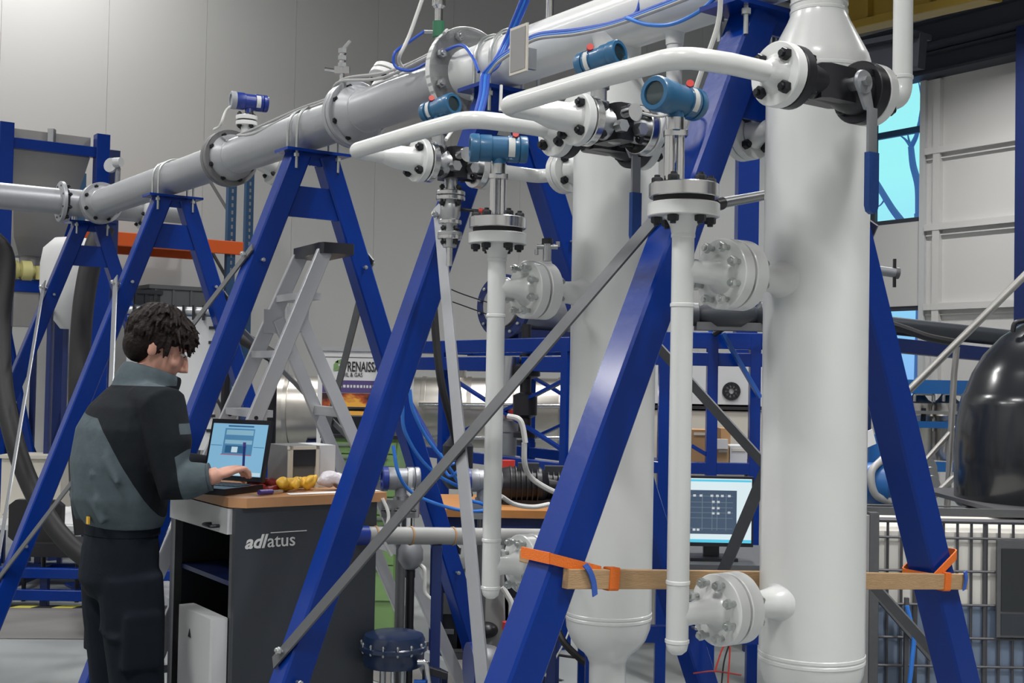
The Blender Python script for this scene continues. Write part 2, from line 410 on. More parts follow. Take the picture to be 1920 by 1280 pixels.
# ------------------------------------------------------------------ lamps of the hall: rows of high-bay fittings
def ceiling_lamp(s, t, e=190, sz=1.5, spread=128):
    o = thing('ceiling_lamp', 'rectangular white lamp fitting hung under the hall roof', 'lamp', R(s, t, HC - .35), 'ceiling lamps of the hall')
    MB().box(R(s, t, HC - .24), U * sz / 2, W * .22, Z * .05).build('housing', 'white_panel', o, False)
    MB().box(R(s, t, HC - .30), U * (sz / 2 - .03), W * .19, Z * .008).build('diffuser', 'lamp', o, False)
    for k in (-1, 1): MB().cyl(R(s + k * sz * .4, t, HC - .2), R(s + k * sz * .4, t, HC), .01).build('hanger', 'steel', o)
    L = bpy.data.lights.new('lamp_light', 'AREA'); L.shape = 'RECTANGLE'; L.size = sz; L.size_y = .4; L.energy = e; L.color = (1, .992, .975); L.spread = math.radians(spread)
    lo = bpy.data.objects.new('lamp_light', L); COL.objects.link(lo); lo.parent = o
    lo.matrix_basis = Matrix.Translation(R(s, t, HC - .315) - wloc(o)) @ Euler((0, 0, math.atan2(U.y, U.x))).to_matrix().to_4x4()
for i, (s, t, e) in enumerate(((-5.5, -4.2, 230), (-5.5, 1.0, 250), (-1.5, -4.6, 170), (-1.2, 1.6, 150), (2.6, -3.2, 150), (2.6, 4.2, 205), (-2.5, 8.2, 170), (5.2, 11.0, 225), (7.7, .7, 170), (6.9, -5.6, 150), (4.6, -5.9, 110))):
    ceiling_lamp(s, t, e, 1.5, 150 if s < -5 else 132 if s < 2 else 138 if s < 6 else 168)
# ------------------------------------------------------------------ the test rig: pipeline
def flange_pair(root, c, axis, r, th, bn, br, bsz, m1, m2, gap=.006, bm='black_bolt', n=36):
    a = V(axis).normalized(); c = V(c)
    f1 = MB().disc(c - a * (th / 2 + gap / 2), a, r, th, n).build('flange', m1, root)
    MB().disc(c, a, r * .86, gap * 1.02, n, .0002).build('gasket', 'gasket', root)
    if m2: MB().disc(c + a * (th / 2 + gap / 2), a, r, th, n).build('flange', m2, root)
    bolts(f1, c, a, br, bn, bsz, th * 2 + gap if m2 else th, bm)
    return f1
RP = .084
def weld(mb, c, axis, r): return mb.lathe(V(c) - V(axis).normalized() * .006, axis, [(0, r), (.003, r + .003), (.009, r + .003), (.012, r)], 32, False)
def spool(label, s0, s1, m, fl0=True, fl1=True, rfl=.139):
    root = thing('pipe_spool', label, 'pipe', R((s0 + s1) / 2, 0, HP - RP), 'spools of the overhead pipeline')
    b = MB(); n0, n1 = (.07 if fl0 else 0), (.07 if fl1 else 0)
    prof = []
    L = s1 - s0
    prof += [(0, RP * 1.32), (.02, RP * 1.3), (.07, RP)] if fl0 else [(0, RP)]
    prof += [(L - .07, RP), (L - .02, RP * 1.3), (L, RP * 1.32)] if fl1 else [(L, RP)]
    b.lathe(R(s0, 0, HP), U, prof, 40); b.build('pipe', m, root)
    for q_, k_ in ((s0 + .075, fl0), (s1 - .075, fl1)):
        if k_: weld(MB(), R(q_, 0, HP), U, RP).build('weld_bead', m, root)
    return root
# joints sit at these places along the line
J = [3.60, 1.44, .155, -.655]
sp1 = spool('long silver pipe spool on the two farthest blue trestles', J[1] + .028, J[0] - .10, 'silver_paint', True, True)
flange_pair(sp1, R(J[1], 0, HP), U, .135, .028, 8, .108, .0135, 'flange_grey', 'flange_grey')
sp2 = spool('silver pipe spool lying on the middle trestle beside the ladder', J[2] + .026, J[1] - .028, 'silver_paint')
flange_pair(sp2, R(J[2], 0, HP), U, .130, .025, 8, .106, .013, 'silver_paint', 'silver_paint')
sp3 = spool('short silver pipe spool left of the big white flange', J[3] + .026, J[2] - .026, 'silver_paint')
f = flange_pair(sp3, R(J[3], 0, HP), U, .163, .024, 8, .131, .0155, 'silver_paint', None)
# white header
hd = thing('header_pipe', 'thick white header pipe above the two white columns', 'pipe', R(-1.8, 0, HP - RP))
b = MB(); b.lathe(R(-3.6, 0, HP), U, [(0, RP), (2.90, RP), (2.925, RP * 1.08)], 40); b.build('pipe', 'white_paint', hd)
fw = MB().disc(R(J[3] - .014, 0, HP), U, .163, .026, 44).build('flange', 'white_paint', hd)
for k in range(8):
    a = 2 * PI * (k + .5) / 8; x, y, d = basis(U)
    inst('bolt', bolt_mesh(.0165, .03, 'steel'), fw, R(J[3] - .016, 0, HP) + (x * math.cos(a) + y * math.sin(a)) * .131, rotz_to(U))
for sc_ in (-1.462, -2.205):
    MB().lathe(R(sc_, 0, HP - .12), Z, [(0, .066), (.05, .067), (.075, .078), (.09, .05)], 32).build('branch_saddle', 'white_paint', hd)
for sc_ in (-1.702, -2.445):
    MB().lathe(R(sc_, 0, HP - .115), Z, [(0, .024), (.03, .026), (.05, .04), (.07, .02)], 24).build('branch_saddle', 'white_paint', hd)
# far end of the line: tee, spool going left, flanged end turning down into a hose
te = thing('pipe_tee', 'flanged silver tee at the far end of the pipeline', 'pipe', R(3.58, 0, HP - RP))
MB().lathe(R(3.50, 0, HP), U, [(0, RP * 1.3), (.05, RP), (.22, RP), (.26, .05), (.27, .0)], 32).build('body', 'silver_paint', te)
MB().cyl(R(3.60, -.18, HP), R(3.60, .28, HP), RP, n=32).build('branch', 'silver_paint', te)
flange_pair(te, R(J[0] - .1, 0, HP), U, .128, .024, 8, .104, .013, 'silver_paint', 'silver_paint')
flange_pair(te, R(3.60, .30, HP), W, .125, .024, 8, .102, .012, 'white_paint', 'white_paint')
MB().cyl(R(3.60, .33, HP), R(3.60, .55, HP), .07, n=28).build('stub', 'silver_paint', te)
el = thing('pipe_elbow', 'silver pipe running left from the far tee and bending down', 'pipe', R(3.6, -.6, HP - RP))
MB().tube(arc([R(3.60, -.19, HP), R(3.60, -.82, HP), R(3.60, -.82, HP - .2)], .12, 8), .08, 28).build('pipe', 'silver_paint', el)
flange_pair(el, R(3.60, -.20, HP), W, .125, .022, 8, .102, .012, 'silver_paint', None)
flange_pair(el, R(3.60, -.68, HP), W, .125, .024, 8, .102, .012, 'silver_paint', 'silver_paint')
flange_pair(el, R(3.60, -.82, HP - .16), Z, .115, .022, 8, .094, .011, 'steel', 'steel')
# small flanged branches on the silver line
def branch(root, s, d, L, r, fr, m='white_paint'):
    d = V(d).normalized(); o = R(s, 0, HP)
    MB().cyl(o, o + d * L, r, n=24).build('branch', m, root); flange_pair(root, o + d * L, d, fr, .02, 8 if fr > .09 else 4, fr * .78, .011, m, m)
branch(sp2, 1.22, W * .9 + Z * -.35, .165, .05, .085)
branch(sp2, 1.24, Z, .15, .025, .05, 'white_paint')
branch(sp3, .02, Z * .75 + W * .5, .15, .05, .085)

# ------------------------------------------------------------------ blue A-frame trestles
SFR = {'a': 3.718, 'b': 2.213, 'c': .521, 'd': -.90, 'e': -2.015}
LEGT = {'a': (.055, .055, .97, .95), 'b': (.055, .065, .965, .955), 'c': (.065, .055, 1.0, .99), 'd': (.05, .045, .97, 1.12), 'e': (.02, .14, 1.135, 1.13)}
TOPZ = 2.49
def legt(k, side, z):
    a, b, c, d = LEGT[k]; t0, t1 = (a, c) if side < 0 else (b, d); return side * (t0 + (t1 - t0) * (TOPZ - z) / TOPZ)
def legpt(k, side, z): return R(SFR[k], legt(k, side, z), z)
lab = {'a': 'blue A-shaped steel trestle farthest away under the pipeline end', 'b': 'blue A-shaped steel trestle behind the bent-over worker',
       'c': 'blue A-shaped steel trestle straddling the aluminium ladder', 'd': 'blue A-shaped steel trestle whose leg crosses the dark cabinet',
       'e': 'blue A-shaped steel trestle nearest the camera with timber strapped across'}
for k in 'abcde':
    root = thing('pipe_trestle', lab[k], 'trestle', R(SFR[k], 0, 0), 'blue trestles carrying the pipeline')
    wl = .085 if k not in 'e' else .088
    for sd in (-1, 1):
        a, b = legpt(k, sd, .012), legpt(k, sd, TOPZ - .002)
        lg = MB().beam(a, b, wl, wl, U, .14).build('leg', 'blue_paint', root)
        fp = MB().box(legpt(k, sd, .006), U * .09, W * .09, Z * .006); fp.build('foot_plate', 'blue_paint', root, False)
        inst('bolt', bolt_mesh(.009, .02, 'zinc'), lg, legpt(k, sd, 2.03) - U * .05, rotz_to(U))
        inst('bolt', bolt_mesh(.009, .02, 'zinc'), lg, legpt(k, sd, .70) - U * .05, rotz_to(U))
    MB().box(R(SFR[k], 0, TOPZ + .006), U * .065, W * .145, Z * .006).build('top_plate', 'blue_paint', root, False)
    zt, zb = TOPZ - .14, TOPZ - .27
    for za, zc, ex in ((zb, zt, 0), (TOPZ - .05, TOPZ, .03)):
        g = MB(); g.prism([R(SFR[k] - .03, legt(k, -1, za), za), R(SFR[k] - .03, legt(k, 1, za), za), R(SFR[k] - .03, legt(k, 1, zc) + ex, zc), R(SFR[k] - .03, legt(k, -1, zc) - ex, zc)], U * .012)
        g.build('gusset_plate', 'blue_paint', root, False)
    for ds in (-.045, .045):                                       # U-bolts over the pipe
        pts = [R(SFR[k] + ds, -.095, TOPZ - .07), R(SFR[k] + ds, -.095, HP)] + [R(SFR[k] + ds, -.095 * math.cos(a), HP + .095 * math.sin(a)) for a in [PI * i / 12 for i in range(1, 12)]] + [R(SFR[k] + ds, .095, HP), R(SFR[k] + ds, .095, TOPZ - .07)]
        ub = MB().tube(pts, .006, 8)
        for t_ in (-.095, .095): ub.lathe(R(SFR[k] + ds, t_, TOPZ - .022), Z, [(0, .012), (.014, .012)], 6)
        ub.build('u_bolt', 'zinc', root)
# galvanised flat-bar braces between neighbouring trestles
def brace(k1, z1, k2, z2, side, label, m='galv', off=0., inner=False):
    a, b = legpt(k1, side, z1), legpt(k2, side, z2)
    nrm = (W * side * TOPZ + Z * .95).normalized()
    o = nrm * (.052 + off)
    if inner: b -= o * 2; a -= nrm * .012
    d = (b - a).normalized()
    root = thing('brace_bar', label, 'brace', V((a.x, a.y, min(a.z, b.z))), 'grey braces between the trestles')
    MB().beam(a - d * .05 + o, b + d * .05 + o, .042, .006, d.cross(nrm), .05).build('bar', m, root, False)
    for q in (a, b): inst('bolt', bolt_mesh(.011, .02, 'zinc'), root, q + o, rotz_to(nrm))
brace('d', .76, 'e', 1.97, -1, 'long grey flat bar rising from lower middle to the nearest trestle')
brace('d', 2.06, 'e', .72, -1, 'grey flat bar descending steeply from valve to lower middle', 'galv_light', 0., True)
brace('b', .52, 'c', 2.03, -1, 'grey flat bar passing behind the worker from lower left')
brace('b', 2.0, 'c', .62, -1, 'pale grey flat bar rising behind the head of the worker', 'galv_light', .01)
brace('a', 2.05, 'b', .50, -1, 'pale grey flat bar at the far left edge beside the black hose', 'galv_light', .01)
brace('b', .62, 'c', 2.03, 1, 'dark grey flat bar hanging from right leg of the ladder trestle')
brace('b', 1.85, 'c', .8, 1, 'dark grey flat bar seen between the ladder and the worker')
brace('a', .8, 'b', 1.95, 1, 'dark grey flat bar between the two farthest trestles')
brace('d', 1.95, 'e', .66, 1, 'dark grey flat bar crossing behind the thin white riser')
brace('d', .66, 'e', 1.95, 1, 'dark grey flat bar behind the nearest white column', 'galv', .01)

# ------------------------------------------------------------------ white separator columns
RC = .1215
def column(s, label, zw):
    root = thing('separator_column', label, 'column', R(s, 0, 0), 'white separator columns')
    o = R(s, 0, 0)
    MB().lathe(o, Z, [(zw, RC), (2.31, RC)], 48).build('shell', 'white_paint', root)
    MB().lathe(o, Z, [(2.31, RC), (2.33, RC), (2.35, RC - .006), (2.43, .074), (2.445, .068), (2.455, .066)], 48).build('reducer', 'white_paint', root)
    nk = MB().lathe(o, Z, [(2.455, .066), (HP - .118, .066)], 40).build('neck', 'white_paint', root)
    for z_, r_ in ((2.455, .066), (2.475, .066), (2.31, RC), (zw, RC), (zw + .012, RC)): weld(MB(), o + Z * z_, Z, r_ - .001).build('weld_bead', 'white_paint', root)
    MB().lathe(o, Z, [(zw, RC), (zw - .03, RC - .003), (zw - .06, RC - .014), (zw - .085, RC - .032), (zw - .10, RC - .052), (zw - .115, .058), (zw - .13, .052), (.32, .052)][::-1], 48).build('bottom_head', 'white_paint', root)
    fl = MB().disc(o + Z * .31, Z, .11, .025).build('bottom_flange', 'white_paint', root); bolts(fl, o + Z * .31, Z, .09, 8, .011, .03)
    MB().lathe(o, Z, [(0, .14), (.012, .14), (.02, .06), (.29, .05)], 32).build('pedestal', 'blue_paint', root)
    for z_ in (ZU, ZL):
        ta, tb = -(RC - .01), -.262
        MB().lathe(R(s, ta, z_), -W, [(0, .05), (.02, .036), (.05, .031), (.10, .031), (tb * -1 + ta - .018, .034), (-tb + ta, .05)], 28).build('nozzle', 'white_paint', root)
        fr_ = MB().disc(R(s, -.257, z_), W, RF, .036, 40).build('nozzle_flange', 'white_paint', root)
        bolts(fr_, R(s, -.283, z_), W, BF, 8, .0115, .088, 'zinc')
    # feed nozzle on the far side, high up
    MB().lathe(R(s + RC - .01, 0, ZB), U, [(0, .045), (.02, .03), (.06, .025), (.075, .03), (.09, .04)], 24).build('nozzle', 'white_paint', root)
    fr_ = MB().disc(R(s + .215, 0, ZB), U, .066, .022, 32).build('nozzle_flange', 'white_paint', root)
    bolts(fr_, R(s + .229, 0, ZB), U, .047, 4, .0125, .052)
    return root
ZU, ZL, ZB = 1.815, 1.075, 2.20
RF, BF = .079, .062
SC = (-1.462, -2.205)
column(SC[0], 'white column farther back with domed bottom above the floor', .905)
column(SC[1], 'white column nearest the camera right of centre', .935)

# ------------------------------------------------------------------ level bridles (thin risers with transmitter)
def transmitter(name, label, c, axis, m='teal_blue', r=.038, L=.125, lens=True, stem=None, plug=True, cat='transmitter', cap2='teal_blue'):
    a = V(axis).normalized(); c = V(c); x, y, _ = basis(a)
    root = thing(name, label, cat, c - Z * (r + .03))
    MB().lathe(c - a * L / 2, a, [(0, r * .9), (.006, r), (L * .28, r), (L * .30, r * .92), (L * .68, r * .92), (L * .70, r), (L - .006, r), (L, r * .95)], 28).build('housing', m, root)
    cap = MB().lathe(c + a * L / 2, a, [(0, r * 1.05), (.02, r * 1.05), (.024, r * .98), (.024, r * .72), (.016, r * .70), (.016, 0)], 28, False); cap.build('end_cap', cap2, root)
    if lens: MB().lathe(c + a * (L / 2 + .0155), a, [(0, r * .70), (.004, r * .68)], 24).build('lens', 'glass_dark', root)
    MB().lathe(c - a * (L / 2 + .02), a, [(0, r * .95), (.004, r), (.02, r)], 28).build('end_cap', m, root)
    MB().cyl(c - Z * (r + .035), c - Z * (r - .012), r * .5, n=20).build('neck', m, root)
    if plug:
        px_ = c - a * (L * .40) + Z * (r * .8); MB().cyl(px_, px_ - y.cross(a).normalized() * 0 + (V((0, -1, .25))) * .03, .0085, n=14).build('plug', 'red', root)
    sd = V((0, -1, 0)); sd = (sd - a * sd.dot(a)).normalized()
    lb = MB()
    for i in range(7):
        pass
    k0, k1 = -L * .36, -L * .20
    ring = lambda h, an: c + a * h + (sd * math.cos(an) + a.cross(sd) * math.sin(an)) * (r + .0015)
    n = 6; vs = []; fs = []
    for i in range(n + 1):
        an = -.75 + 1.5 * i / n; vs += [ring(k0, an), ring(k1, an)]
    for i in range(n): fs.append((2 * i, 2 * i + 1, 2 * i + 3, 2 * i + 2))
    lb.add(vs, fs).build('label_plate', 'label', root)
    return root
def bridle(s, label, tlabel, axis, tr=-.405, toff=V((0, 0, 0))):
    root = thing('level_bridle', label, 'riser', R(s, tr, ZL - .09), 'thin white level risers')
    o = R(s, tr, 0); r = .0242
    MB().lathe(o, Z, [(ZL - .085, .0), (ZL - .083, .012), (ZL - .075, .021), (ZL - .062, r), (1.885, r), (1.91, r + .004), (1.925, r + .012), (1.93, r + .02)], 32).build('pipe', 'white_paint', root)
    for z_ in (ZL - .055, ZL + .07, ZU - .075, ZU + .075): weld(MB(), o + Z * z_, Z, r - .001).build('weld_bead', 'white_paint', root)
    for z_ in (ZU, ZL):
        e_ = -.297 - tr; MB().lathe(R(s, tr, z_), W, [(0, r), (.03, r + .001), (.04, r), (e_ - .038, r + .003), (e_ - .02, .038), (e_ - .012, .05)], 28).build('branch', 'white_paint', root)
        MB().disc(R(s, -.297, z_), W, RF, .030, 40).build('flange', 'white_paint', root)
    zt = 1.945
    ft = MB().disc(o + Z * zt, Z, .078, .030, 40).build('top_flange', 'white_paint', root)
    MB().disc(o + Z * (zt + .021), Z, .066, .013, 36, .0003).build('gasket', 'gasket', root)
    MB().disc(o + Z * (zt + .042), Z, .076, .030, 40).build('cover_flange', 'chrome', root)
    bolts(ft, o + Z * (zt + .021), Z, .058, 6, .0125, .074)
    zs = zt + .057
    st = MB()
    o = o + toff; st.cyl(o + V((-.012, 0, zs)), o + V((-.012, 0, 2.118)), .012, n=16); st.build('probe_tube', 'chrome', root)
    st = MB(); st.cyl(o + V((.012, .004, zs)), o + V((.012, .004, 2.118)), .009, n=14); st.build('probe_tube', 'chrome', root)
    MB().box(o + V((0, 0, 2.112)), V((.025, 0, 0)), V((0, .016, 0)), V((0, 0, .006)), .2).build('clamp', 'chrome', root)
    MB().cyl(o + V((0, 0, 2.118)), o + V((0, 0, 2.145)), .021, n=20).build('collar', 'chrome', root)
    transmitter('level_transmitter', tlabel, o + V((0, 0, 2.187)), axis, r=.036, L=.11)
bridle(SC[1], 'thin white riser pipe beside the nearest column with six-bolt flanged top', 'blue round-windowed transmitter on the riser beside nearest column', -W * .9 - V((0, .25, 0)), -.425, V((-.02, 0, 0)))
bridle(SC[0], 'thin white riser pipe beside the column farther back', 'blue transmitter seen side-on atop the riser farther back', V((-1, -.12, 0)))

# ------------------------------------------------------------------ bypass lines with valves
TU = -.655; RB = .0215
def bypass(s0, label, vlabel, clabel, tlabel, taxis, ltail, thead):
    sv, se = s0 - .24, s0 + .36
    z = ZB
    # pipe from the column's far nozzle out to the left
    root = thing('feed_pipe', ltail, 'pipe', R(se, -.1, z - RB))
    f0 = MB().disc(R(s0 + .241, 0, z), U, .066, .022, 32).build('flange', 'white_paint', root)
    MB().lathe(R(s0 + .252, 0, z), U, [(0, .036), (.012, .03), (.03, RB)], 20).build('hub', 'white_paint', root)
    MB().tube(arc([R(s0 + .27, 0, z), R(se, 0, z), R(se, -.17, z)], .05, 8), RB, 20).build('pipe', 'white_paint', root)
    MB().lathe(R(se, -.205, z), W, [(0, .05), (.012, .04), (.05, RB)], 20).build('hub', 'white_paint', root)
    f1 = MB().disc(R(se, -.215, z), W, .062, .020, 32).build('flange', 'white_paint', root)
    bolts(f1, R(se, -.235, z), W, .046, 4, .011, .06)
    # bypass pipe
    root = thing('bypass_pipe', label, 'pipe', R(s0 + .05, TU, z - RB), 'white bypass pipes')
    pts = [R(sv, -.425, z), R(sv, -.52, z)] + arc([R(sv, -.53, z), R(sv + .02, TU + .01, z), R(sv + .22, TU, z)], .16, 10) + [R(sv + .3, TU, z)] + arc([R(se - .12, TU, z), R(se, TU, z), R(se, TU + .08, z)], .055, 8) + [R(se, TU + .1, z)]
    MB().tube(pts, RB, 24).build('pipe', 'white_paint', root)
    MB().lathe(R(se, TU + .09, z), W, [(0, RB), (.05, .034), (.10, .036), (.115, .045)], 24).build('reducer', 'white_paint', root)
    fa = MB().disc(R(se, TU + .215, z), W, .064, .022, 36).build('flange', 'white_paint', root); bolts(fa, R(se, TU + .23, z), W, .047, 4, .0125, .056)
    MB().lathe(R(sv, -.435, z), W, [(0, RB), (.02, .03), (.03, .042)], 24).build('hub', 'white_paint', root)
    fb = MB().disc(R(sv, -.392, z), W, .066, .026, 36).build('flange', 'white_paint', root); bolts(fb, R(sv, -.375, z), W, .047, 4, .0135, .062)
    # chrome regulating valve
    root = thing('control_valve', clabel, 'valve', R(se, -.33, z - .06), 'chrome flanged control valves')
    ta, tb = TU + .232, -.228
    MB().disc(R(se, ta + .012, z), W, .061, .022, 36).build('flange', 'chrome', root)
    MB().disc(R(se, tb - .012, z), W, .061, .022, 36).build('flange', 'chrome', root)
    MB().lathe(R(se, ta + .02, z), W, [(0, .036), (.02, .03), (.03, .036), (.05, .042), (.085, .046), (.10, .042), (.12, .034), (tb - ta - .04, .036)], 28).build('body', 'steel', root)
    MB().box(R(se, (ta + tb) / 2, z + .002), W * .03, U * .05, Z * .045, .3).build('body_block', 'black_steel', root)
    for q in (-1, 1):
        MB().cyl(R(se - .052, (ta + tb) / 2 + q * .03, z - .015), R(se - .075, (ta + tb) / 2 + q * .03, z - .015), .016, n=6).build('hex_plug', 'steel', root)
    MB().cyl(R(se - .045, (ta + tb) / 2, z + .02), R(se - .08, (ta + tb) / 2, z + .02), .022, n=18).build('port_cap', 'chrome', root)
    MB().lathe(R(se, (ta + tb) / 2 - .05, z + .03), Z, [(0, .026), (.02, .026), (.022, .02), (.05, .02), (.052, .026), (.065, .026), (.067, .014), (.10, .014)], 22).build('bonnet', 'steel', root)
    MB().tube(smooth_path([R(se - .05, (ta + tb) / 2 + .01, z + .03), R(se - .12, (ta + tb) / 2 + .05, z + .01), R(se - .14, (ta + tb) / 2 + .1, z + .045), R(se - .06, (ta + tb) / 2 + .13, z + .05)], 6), .0035, 8).build('tubing', 'cable_grey', root)
    transmitter('pressure_transmitter', tlabel, R(se, (ta + tb) / 2 - .05, z + .165 + thead), taxis, r=.031, L=.078)
    # black ball valve with blue lever
    root = thing('ball_valve', vlabel, 'valve', R(sv, -.25, z - .07), 'black ball valves with blue levers')
    MB().disc(R(sv, -.362, z), W, .065, .026, 36).build('flange', 'black_steel', root)
    MB().disc(R(sv, -.138, z), W, .067, .030, 36).build('flange', 'black_steel', root)
    MB().lathe(R(sv, -.352, z), W, [(0, .05), (.02, .038), (.04, .036), (.13, .038), (.16, .046), (.205, .052)], 28).build('body', 'black_steel', root)
    MB().box(R(sv, -.24, z), W * .055, U * .038, Z * .036, .3).build('body_block', 'black_steel', root)
    tl = -.215; fr = sv - .062
    MB().cyl(R(sv - .02, tl, z), R(fr - .004, tl, z), .014, n=18).build('stem', 'steel', root)
    lv = MB().lathe(R(fr, tl, z), -U, [(0, .024), (.004, .026), (.010, .024)], 20).build('lever_hub', 'galv_light', root)
    MB().cyl(R(fr - .01, tl, z), R(fr - .02, tl, z), .011, n=6).build('hub_nut', 'steel', root)
    MB().prism([R(fr, tl - .02, z - .006), R(fr, tl + .02, z - .006), R(fr, tl + .034, z - .055), R(fr, tl + .008, z - .055)], -U * .007).build('lever_arm', 'galv_light', root, False)
    MB().box(R(fr - .012, tl + .021, z - .105), W * .0135, U * .003, Z * .053).build('lever_arm', 'galv_light', root, False)
    gp = MB(); gp.prism([R(fr - .006, tl + .021 + x_, z + y_) for x_, y_ in [(-.0155, -.145), (.0155, -.145), (.0155, -.255)] + [(.0155 * math.cos(a), -.255 - .017 * math.sin(a)) for a in (PI * .25, PI * .5, PI * .75)] + [(-.0155, -.255)]], -U * .013)
    gp.build('lever_grip', 'handle_blue', root)
    # drop pipe from the header
    root = thing('drop_pipe', thead_lab[s0], 'pipe', R(sv, 0, z - RB))
    MB().tube(arc([R(sv, -.09, z), R(sv, 0, z), R(sv, 0, HP - .10)], .048, 8), RB, 22).build('pipe', 'white_paint', root)
    MB().lathe(R(sv, -.108, z), W, [(0, .045), (.012, .036), (.026, RB)], 24).build('hub', 'white_paint', root)
    fc = MB().disc(R(sv, -.108, z), W, .067, .026, 36).build('flange', 'white_paint', root); bolts(fc, R(sv, -.122, z), W, .047, 4, .0135, .064)
    wd = MB(); weld(wd, R(sv, 0, z + .055), Z, RB - .001); wd.build('weld_bead', 'white_paint', root)
thead_lab = {SC[1]: 'white vertical pipe with elbow right of the nearest column top', SC[0]: 'white vertical drop pipe from the header left of nearest trestle top'}
bypass(SC[1], 'long bent white pipe leading left from the nearest black valve', 'black flanged ball valve in front of the nearest column with hanging lever',
       'chrome control valve beneath the long bent white pipe', 'blue transmitter above the long bent white pipe', V((.75, -.66, .12)), 'white flanged feed pipe behind nearest column', -.01)
bypass(SC[0], 'bent white pipe farther back above the lower left valve', 'black flanged ball valve in front of the farther column with hanging lever',
       'chrome control valve above the second nearest trestle leg', 'blue transmitter in front of the big white flange', V((.72, -.69, .1)), 'white flanged feed pipe behind farther column', -.005)
# drain stack under the farther chrome valve
def drain():
    s, t = SC[0] + .36, -.33; o = R(s, t, 0); z = ZB
    root = thing('drain_stack', 'stack of small chrome flanges hanging below the farther control valve', 'valve', o + Z * 1.92)
    MB().lathe(o, Z, [(z - .03, .02), (z - .075, .02)], 20).build('neck', 'steel', root)
    for z0, r_, m in ((2.115, .043, 'chrome'), (2.10, .043, 'chrome'), (2.03, .034, 'chrome'), (1.995, .036, 'steel'), (1.985, .036, 'chrome')):
        f_ = MB().disc(o + Z * z0, Z, r_, .013, 28).build('flange', m, root)
    MB().lathe(o, Z, [(1.955, .02), (1.98, .022), (2.03, .022), (2.05, .03), (2.08, .03), (2.10, .022), (2.13, .022)], 24).build('body', 'steel', root)
    fx = [c for c in root.children if c.name.startswith('flange')][0]
    bolts(fx, o + Z * 2.107, Z, .034, 4, .008, .04); bolts(root, o + Z * 1.99, Z, .028, 4, .007, .035)
    MB().cyl(o + Z * 1.90, o + Z * 1.96, .009, n=12).build('tail_pipe', 'chrome', root)
drain()
# small red-handled valve at the left side of the second trestle
def small_valve(p, label):
    root = thing('sample_valve', label, 'valve', V(p) - Z * .01)
    MB().cyl(V(p) + V((-.07, 0, .005)), V(p) + V((.02, 0, 0)), .005, n=10).build('body', 'black_steel', root)
    MB().cyl(V(p) + V((.02, 0, 0)), V(p) + V((.05, 0, -.003)), .009, .007, n=12).build('handle', 'red', root)
small_valve(P(885, 395, 3.62), 'tiny valve with red handle beside the second nearest trestle leg')
# ------------------------------------------------------------------ timber strapped across the nearest trestle
def timber():
    pa, pb = R(-2.070, -.625, 1.149), R(-2.070, .785, 1.03)
    d = (pb - pa).normalized(); n = d.cross(Z).normalized(); up = n.cross(d) * -1
    if up.z < 0: up = -up
    o = single('timber_beam', MB().beam(pa, pb, .042, .021, up, .06), 'timber', 'rough pale timber batten strapped across the nearest blue trestle', 'timber', smooth=False)
    return pa, pb, d, n, up
m = mat('timber', (.42, .27, .14), .75, bump=.25, bscale=30, var=.25, vscale=9)
mp_ = m.node_tree
mpn = mp_.nodes.new('ShaderNodeMapping'); mpn.inputs['Scale'].default_value = (1, 3, 14)
tcn = [n for n in mp_.nodes if n.type == 'TEX_COORD'][0]
for n in [n for n in mp_.nodes if n.type == 'TEX_NOISE']:
    mp_.links.new(tcn.outputs['Object'], mpn.inputs['Vector']); mp_.links.new(mpn.outputs['Vector'], n.inputs['Vector'])
pa, pb, TD, TN, TUP = timber()
def ribbon(pts, wv, th=.002):                                    # flat strap following pts, wv = width vector
    mb = MB(); pts = [V(p) for p in pts]; wv = V(wv); m_ = len(pts); vs = []; fs = []
    for i, p in enumerate(pts):
        t_ = (pts[min(i + 1, m_ - 1)] - pts[max(i - 1, 0)]).normalized(); n_ = t_.cross(wv).normalized() * th
        w_ = wv
        vs += [p - w_ + n_, p + w_ + n_, p + w_ - n_, p - w_ - n_]
    for i in range(m_ - 1):
        for k in range(4): fs.append((4 * i + k, 4 * i + (k + 1) % 4, 4 * i + 4 + (k + 1) % 4, 4 * i + 4 + k))
    fs += [(0, 1, 2, 3), tuple(range(4 * m_ - 1, 4 * m_ - 5, -1))]
    return mb.add(vs, fs)
def strap(c, label, lo, tail):
    root = thing('ratchet_strap', label, 'strap', c - Z * .05, 'orange straps holding the timber')
    hu, hn = TUP * .0235, TN * (.0125 if TN.y < 0 else -.0125)
    # loop around the timber
    loop = [c + hu + hn, c + hu - hn, c - hu - hn, c - hu + hn, c + hu + hn]
    ribbon(arc(loop, .004, 3), TD * .013).build('timber_loop', 'orange_strap', root, False)
    # loop around the leg
    ribbon(arc(lo, .012, 4), Z * .012).build('leg_loop', 'orange_strap', root, False)
    b_ = ribbon(smooth_path(tail, 5), TD * .006 + Z * .003); b_.build('buckle_strap', 'blue_strap', root, False)
    return root
